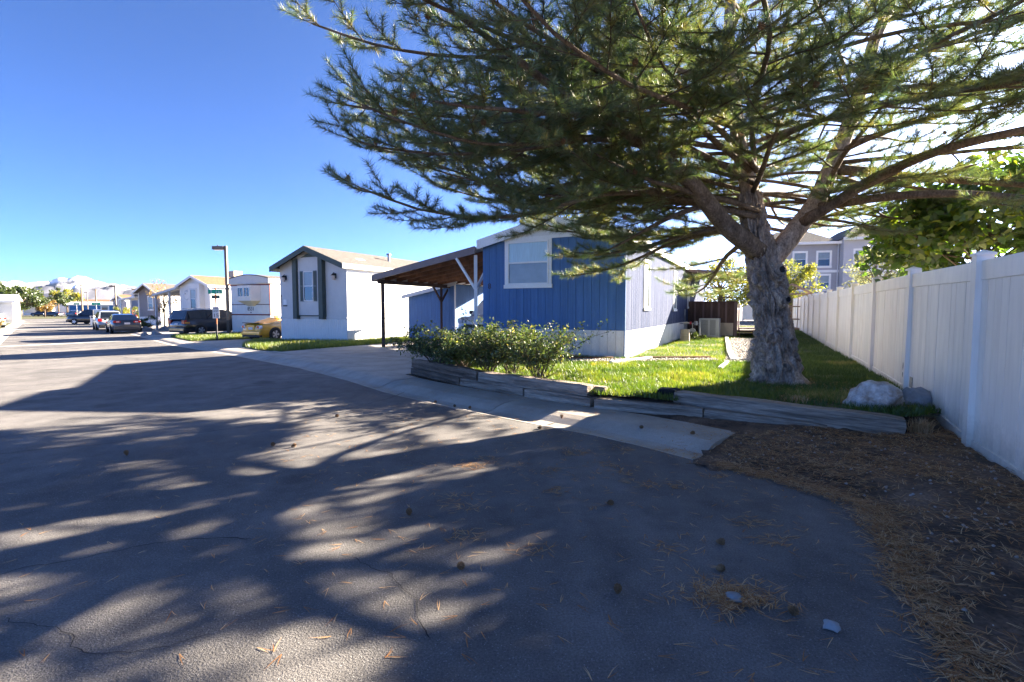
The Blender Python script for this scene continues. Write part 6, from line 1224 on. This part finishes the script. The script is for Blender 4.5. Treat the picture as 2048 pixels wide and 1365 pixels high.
car('coupe', 'yellow sports coupe with black spoiler parked left of the grey home', (-13.4, 29.35, gz(-13.4, 29.35) + 0.082), RZ, 4.24, 1.78, 'p_yellow', rim='rim')
car('van', 'black minivan parked on the driveway behind the speed sign', (-20.95, 35.2, gz(-20.95, 35.2) + 0.082), RZ, 5.1, 1.95, 'p_black')
car('suv', 'dark navy suv under the pale awning behind the minivan', (-28.3, 45.6, gz(-28, 45) + 0.082), RZ, 4.8, 1.9, 'p_navy')
car('sedan', 'dark grey sedan parked at the kerb, nearest on the street', (-30.4, 39.1, gz(-30, 39)), RZS, 4.8, 1.85, 'p_grey')
car('suv', 'silver suv parked ahead of the dark grey sedan', (-36.6, 45.3, gz(-36, 45)), RZS, 4.7, 1.88, 'p_silver')
car('pickup', 'black pickup nosed out towards the street near the yellow bush', (-52.5, 63.0, gz(-52, 63) + 0.08), RZ + 2.1, 5.6, 2.0, 'p_black', name='pickup_truck')
car('suv', 'dark red suv behind the black pickup', (-53.0, 67.0, gz(-52, 67) + 0.08), RZ + 2.3, 4.8, 1.9, 'p_red')
car('sedan', 'small black car with white van beyond, left of the pickup', (-71.0, 84.0, gz(-71, 84)), RZS, 4.6, 1.8, 'p_black')
car('van', 'white van half hidden behind the black pickup', (-75.5, 92.0, gz(-75, 92)), RZS, 5.0, 1.95, 'p_white')
car('suv', 'dark suv parked before the bright blue home', (-122.5, 140.0, -0.66), 1.2, 4.8, 1.95, 'p_black')
car('sedan', 'black sedan parked by the cream home at the street end', (-130.5, 142.5, -0.66), 1.5, 4.8, 1.85, 'p_navy')
car('suv', 'dark blue suv at the far end beside the rust coloured tree', (-141.0, 150.0, -0.66), 1.7, 4.8, 1.9, 'p_navy')
car('sedan', 'pale green car parked beyond the left kerb', (-52.5, 49.9, gz(-52, 50) + 0.09), RZ + 1.55, 4.6, 1.8, 'p_mint')
car('suv', 'white car facing out beneath the carport of the blue home', (-0.46, 20.3, 0.14), RZ + math.pi, 4.2, 1.78, 'p_white', name='parked_car')

# ================================================================ STREET FURNITURE, PERSON, STONES
def lamp(loc, h, rz, label, w=0.15):
    l = thing('street_lamp', label, 'street lamp', loc, rz, 'box-head street lamps')
    MB().bar((0, 0, 1.05), (0, 0, h), w).build('pole', M['pole'], l); MB().bar((0, 0, 0.12), (0, 0, 1.05), w * 1.02).build('pole_base', M['pole_dark'], l); B(-0.22, 0.22, -0.22, 0.22, -0.3, 0.14).build('footing', M['concrete_light'], l, bevel=0.02)
    B(-0.78, -w / 2 - 0.001, -0.17, 0.17, h - 0.24, h - 0.02).build('lamp_head', M['pole'], l, bevel=0.01); B(-0.72, -0.22, -0.13, 0.13, h - 0.26, h - 0.241).build('lens', M['bulb'], l); MB().tube([(-0.5, 0, h - 0.02), (-0.5, 0, h + 0.06)], 0.04, 8).build('photocell', M['blackplastic'], l)
lamp((-18.15, 32.0, gz(-18, 32) + 0.06), 5.75, 0.0, 'tall brown street lamp beside the home numbered 8531')
lamp((-55.3, 70.0, -0.45), 5.2, 0.0, 'thin street lamp in front of the grey violet home'); lamp((-118.5, 140.0, -0.68), 7.0, 0.0, 'street lamp standing before the bright blue home')
def sign():
    s = thing('speed_limit_sign', 'rusty sign post with a speed limit 15 plate and two green street name plates', 'sign', (-16.3, 27.6, gz(-16.3, 27.6) + 0.08), 0.18)
    MB().bar((0, 0, 0.9), (0, 0, 2.85), 0.06).build('post', M['rust'], s); MB().bar((0, 0, -0.1), (0, 0, 0.9), 0.065).build('post_base', M['rust_dark'], s)
    pl = B(-0.17, 0.17, -0.05, -0.035, 1.22, 1.86).build('speed_plate', M['sign_white'], s, bevel=0.008)
    for t, z, sz in (('SPEED', 1.76, 0.115), ('LIMIT', 1.61, 0.13), ('15', 1.37, 0.30)): text(t, sz, 'lettering', M['ink'], pl, (0, -0.051, z), depth=0.002)
    g1 = B(-0.36, 0.36, -0.04, -0.03, 2.56, 2.80).build('street_name_plate', M['sign_green'], s); text('S', 0.2, 'lettering', M['white'], g1, (-0.2, -0.041, 2.68), depth=0.002); text('S St', 0.16, 'lettering', M['white'], g1, (0.14, -0.041, 2.66), depth=0.002)
    g2 = B(-0.22, 0.22, -0.005, 0.005, 2.3, 2.5).build('street_name_plate', M['sign_dull'], s, rz=0.0); MB().tube([(0, 0, 2.85), (0, 0, 2.9)], 0.03, 6).build('post_cap', M['rust'], s)
sign()
for (x, y, zt, lab) in ((-73.0, 88.0, 2.8, 'green street name sign in front of the far lamp'), (-119, 137, 3.4, 'green street name sign before the bright blue home')):
    s = thing('street_name_sign', lab, 'sign', (x, y, gz(x, y) + 0.05), 0.5); MB().bar((0, 0, 0), (0, 0, zt), 0.09).build('post', M['white'], s); B(-0.62, 0.62, -0.07, -0.05, zt - 0.05, zt + 0.35).build('plate', M['sign_green'], s); text('S St', 0.3, 'lettering', M['white'], s, (0, -0.075, zt + 0.14), depth=0.003)
for (x, y, h, lab) in ((-126.5, 147.5, 9.3, 'tall utility pole left of the bright blue home roof'), (-136, 164, 8.6, 'second utility pole behind the bright blue home'), (-62, 83.4, 5.6, 'short utility pole above the taupe roof')):
    u = thing('utility_pole', lab, 'pole', (x, y, -0.7), 0.3); MB().tube([(0, 0, 0), (0, 0, h)], [0.26, 0.2], 8).build('pole', M['utility'], u); B(-0.9, 0.35, -0.08, 0.08, h - 0.3, h - 0.1).build('crossarm', M['utility'], u)
w_ = MB().tube([(-126.5, 147.5, 8.1), (-100, 120, 7.2), (-62, 83.4, 4.7)], 0.03, 5).build('overhead_wire', M['pole_dark']); tag(w_, 'thin overhead wire between the utility poles', 'wire')
# mailboxes / white posts and picket fence by the pickup
pf_ = thing('picket_fence', 'low white rail fence behind the walking person', 'fence', (-94, 113.5, -0.6), 0.35)
for k in range(9): B(k * 1.0, k * 1.0 + 0.14, 0, 0.1, 0, 1.1).build('post', M['white'], pf_)
for z in (0.3, 0.65, 0.95): B(0.141, 8.5, 0.03, 0.07, z, z + 0.12).build('rail', M['white'], pf_)
wp = thing('marker_post', 'white square post at the kerb left of the silver suv', 'post', (-50.8, 60.6, gz(-50.8, 60.6)), 0.3); B(-0.17, 0.17, -0.17, 0.17, 0, 1.05).build('post', M['white'], wp); B(-0.2, 0.2, -0.2, 0.2, 1.051, 1.12).build('cap', M['white'], wp)
# chain-link fence at the left
cf = thing('chain_link_fence', 'chain-link fence section behind the left kerb', 'fence', (-66.5, 65.0, gz(-66, 65) + 0.09), 2.28)
for k in range(5): MB().tube([(k * 1.6, 0, 0), (k * 1.6, 0, 1.35)], 0.045, 6).build('post', M['galv'], cf)
for z in (0.08, 1.3): MB().tube([(0, 0, z), (6.4, 0, z)], 0.03, 6).build('rail', M['galv'], cf)
mb = MB()
for k in range(34): x = k * 0.19; mb.bar((x, 0.02, 0.1), (min(x + 1.2, 6.4), 0.02, 0.1 + min(1.2, 6.4 - x)), 0.012); mb.bar((x, 0.03, 1.3), (min(x + 1.2, 6.4), 0.03, 1.3 - min(1.2, 6.4 - x)), 0.012)
mb.build('wire_mesh', M['galv'], cf)['kind'] = 'stuff'
for (x, y, s, lab, sd) in ((-30.0, 40.9, 0.45, 'grey boulder left of the awning post by the sedan', 1.0), (-28.6, 41.2, 0.5, 'round grey boulder under the dark bush', 2.0), (-27.6, 41.3, 0.42, 'low flat boulder right of the dark bush', 3.0), (-17.2, 33.6, 0.3, 'small boulder at the foot of the home numbered 8531', 4.0), (-19.2, 33.4, 0.35, 'boulder beside the front of the minivan', 5.0), (-24.2, 34.0, 0.32, 'pale stone behind the minivan bumper', 6.0), (-24.8, 33.7, 0.25, 'flat pale stone at the driveway edge left of the minivan', 7.0)):
    rock((x, y, gz(x, y) + 0.1), (s, s * .8, s * .7), M['boulder_grey'], lab, sd, sub=3, group='boulders along the street')

def person():
    x, y = -106.5, 123.5; p = thing('person', 'person in white shirt and tan trousers with dark backpack walking down the street', 'person', (x, y, gz(x, y) + 0.01), 0.74 + math.pi)
    V_ = [((0, 0, .95), .15), ((0, 0.0, 1.15), .145), ((0, .01, 1.38), .16), ((0, .02, 1.48), .065), ((0, .03, 1.55), .06), ((0, .03, 1.66), .095), ((0, .03, 1.74), .07), ((-.10, .04, .9), .10), ((-.11, .16, .5), .075), ((-.11, .12, .1), .05), ((-.11, .25, .04), .04), ((.10, -.04, .9), .10), ((.11, -.06, .5), .075), ((.11, -.25, .12), .05), ((.11, -.14, .04), .04), ((-.19, 0, 1.4), .07), ((-.26, -.08, 1.12), .05), ((-.25, .05, .88), .04), ((-.25, .1, .79), .035), ((.19, 0, 1.4), .07), ((.26, .06, 1.12), .05), ((.25, .18, .9), .04), ((.25, .24, .82), .035)]
    E_ = [(0, 1), (1, 2), (2, 3), (3, 4), (4, 5), (5, 6), (0, 7), (7, 8), (8, 9), (9, 10), (0, 11), (11, 12), (12, 13), (13, 14), (2, 15), (15, 16), (16, 17), (17, 18), (2, 19), (19, 20), (20, 21), (21, 22)]
    me = bpy.data.meshes.new('body'); me.from_pydata([v for v, r in V_], E_, []); me.materials.append(M['cloth_white']); o = bpy.data.objects.new('body', me); COL.objects.link(o); o.parent = p
    sk = o.modifiers.new('skin', 'SKIN'); 
    if not me.skin_vertices: 
        bm = bmesh.new(); bm.from_mesh(me); bm.verts.layers.skin.verify(); bm.to_mesh(me); bm.free()
    for i, (v, r) in enumerate(V_): me.skin_vertices[0].data[i].radius = (r, r); 
    me.skin_vertices[0].data[0].use_root = True; o.modifiers.new('sub', 'SUBSURF').levels = 1
    for s, pts, r in ((-1, [(-.09, .03, .98), (-.10, .05, .88), (-.11, .16, .5), (-.11, .12, .12)], (.14, .125, .10, .085)), (1, [(.09, -.03, .98), (.10, -.04, .88), (.11, -.06, .5), (.11, -.25, .14)], (.14, .125, .10, .085))): MB().tube(pts, r, 10).build('trousers', M['cloth_tan'], p, smooth=True)
    MB().tube([(0, .03, 1.60), (0, .03, 1.66), (0, .03, 1.72), (0, .02, 1.78)], [.10, .115, .10, .04], 10).build('hair', M['hair'], p, smooth=True); B(-.15, .15, -.34, -.14, 1.05, 1.45).build('backpack', M['cloth_dark'], p, bevel=0.05)
person()

# ---------------------------------------------------------------- the air between here and the mountains
hz = B(-9500, 9500, -1500, 9500, -12, 480).build('haze', M['white']); hz.data.materials.clear(); hz['kind'] = 'stuff'
hm = bpy.data.materials.new('haze'); hm.use_nodes = True; hn = hm.node_tree.nodes; hn.remove(hn['Principled BSDF'])
pv = hn.new('ShaderNodeVolumePrincipled'); pv.inputs['Color'].default_value = (0.55, 0.72, 1.0, 1); pv.inputs['Density'].default_value = 9e-6; pv.inputs['Anisotropy'].default_value = 0.2
hm.node_tree.links.new(pv.outputs[0], hn['Material Output'].inputs['Volume']); hz.data.materials.append(hm)
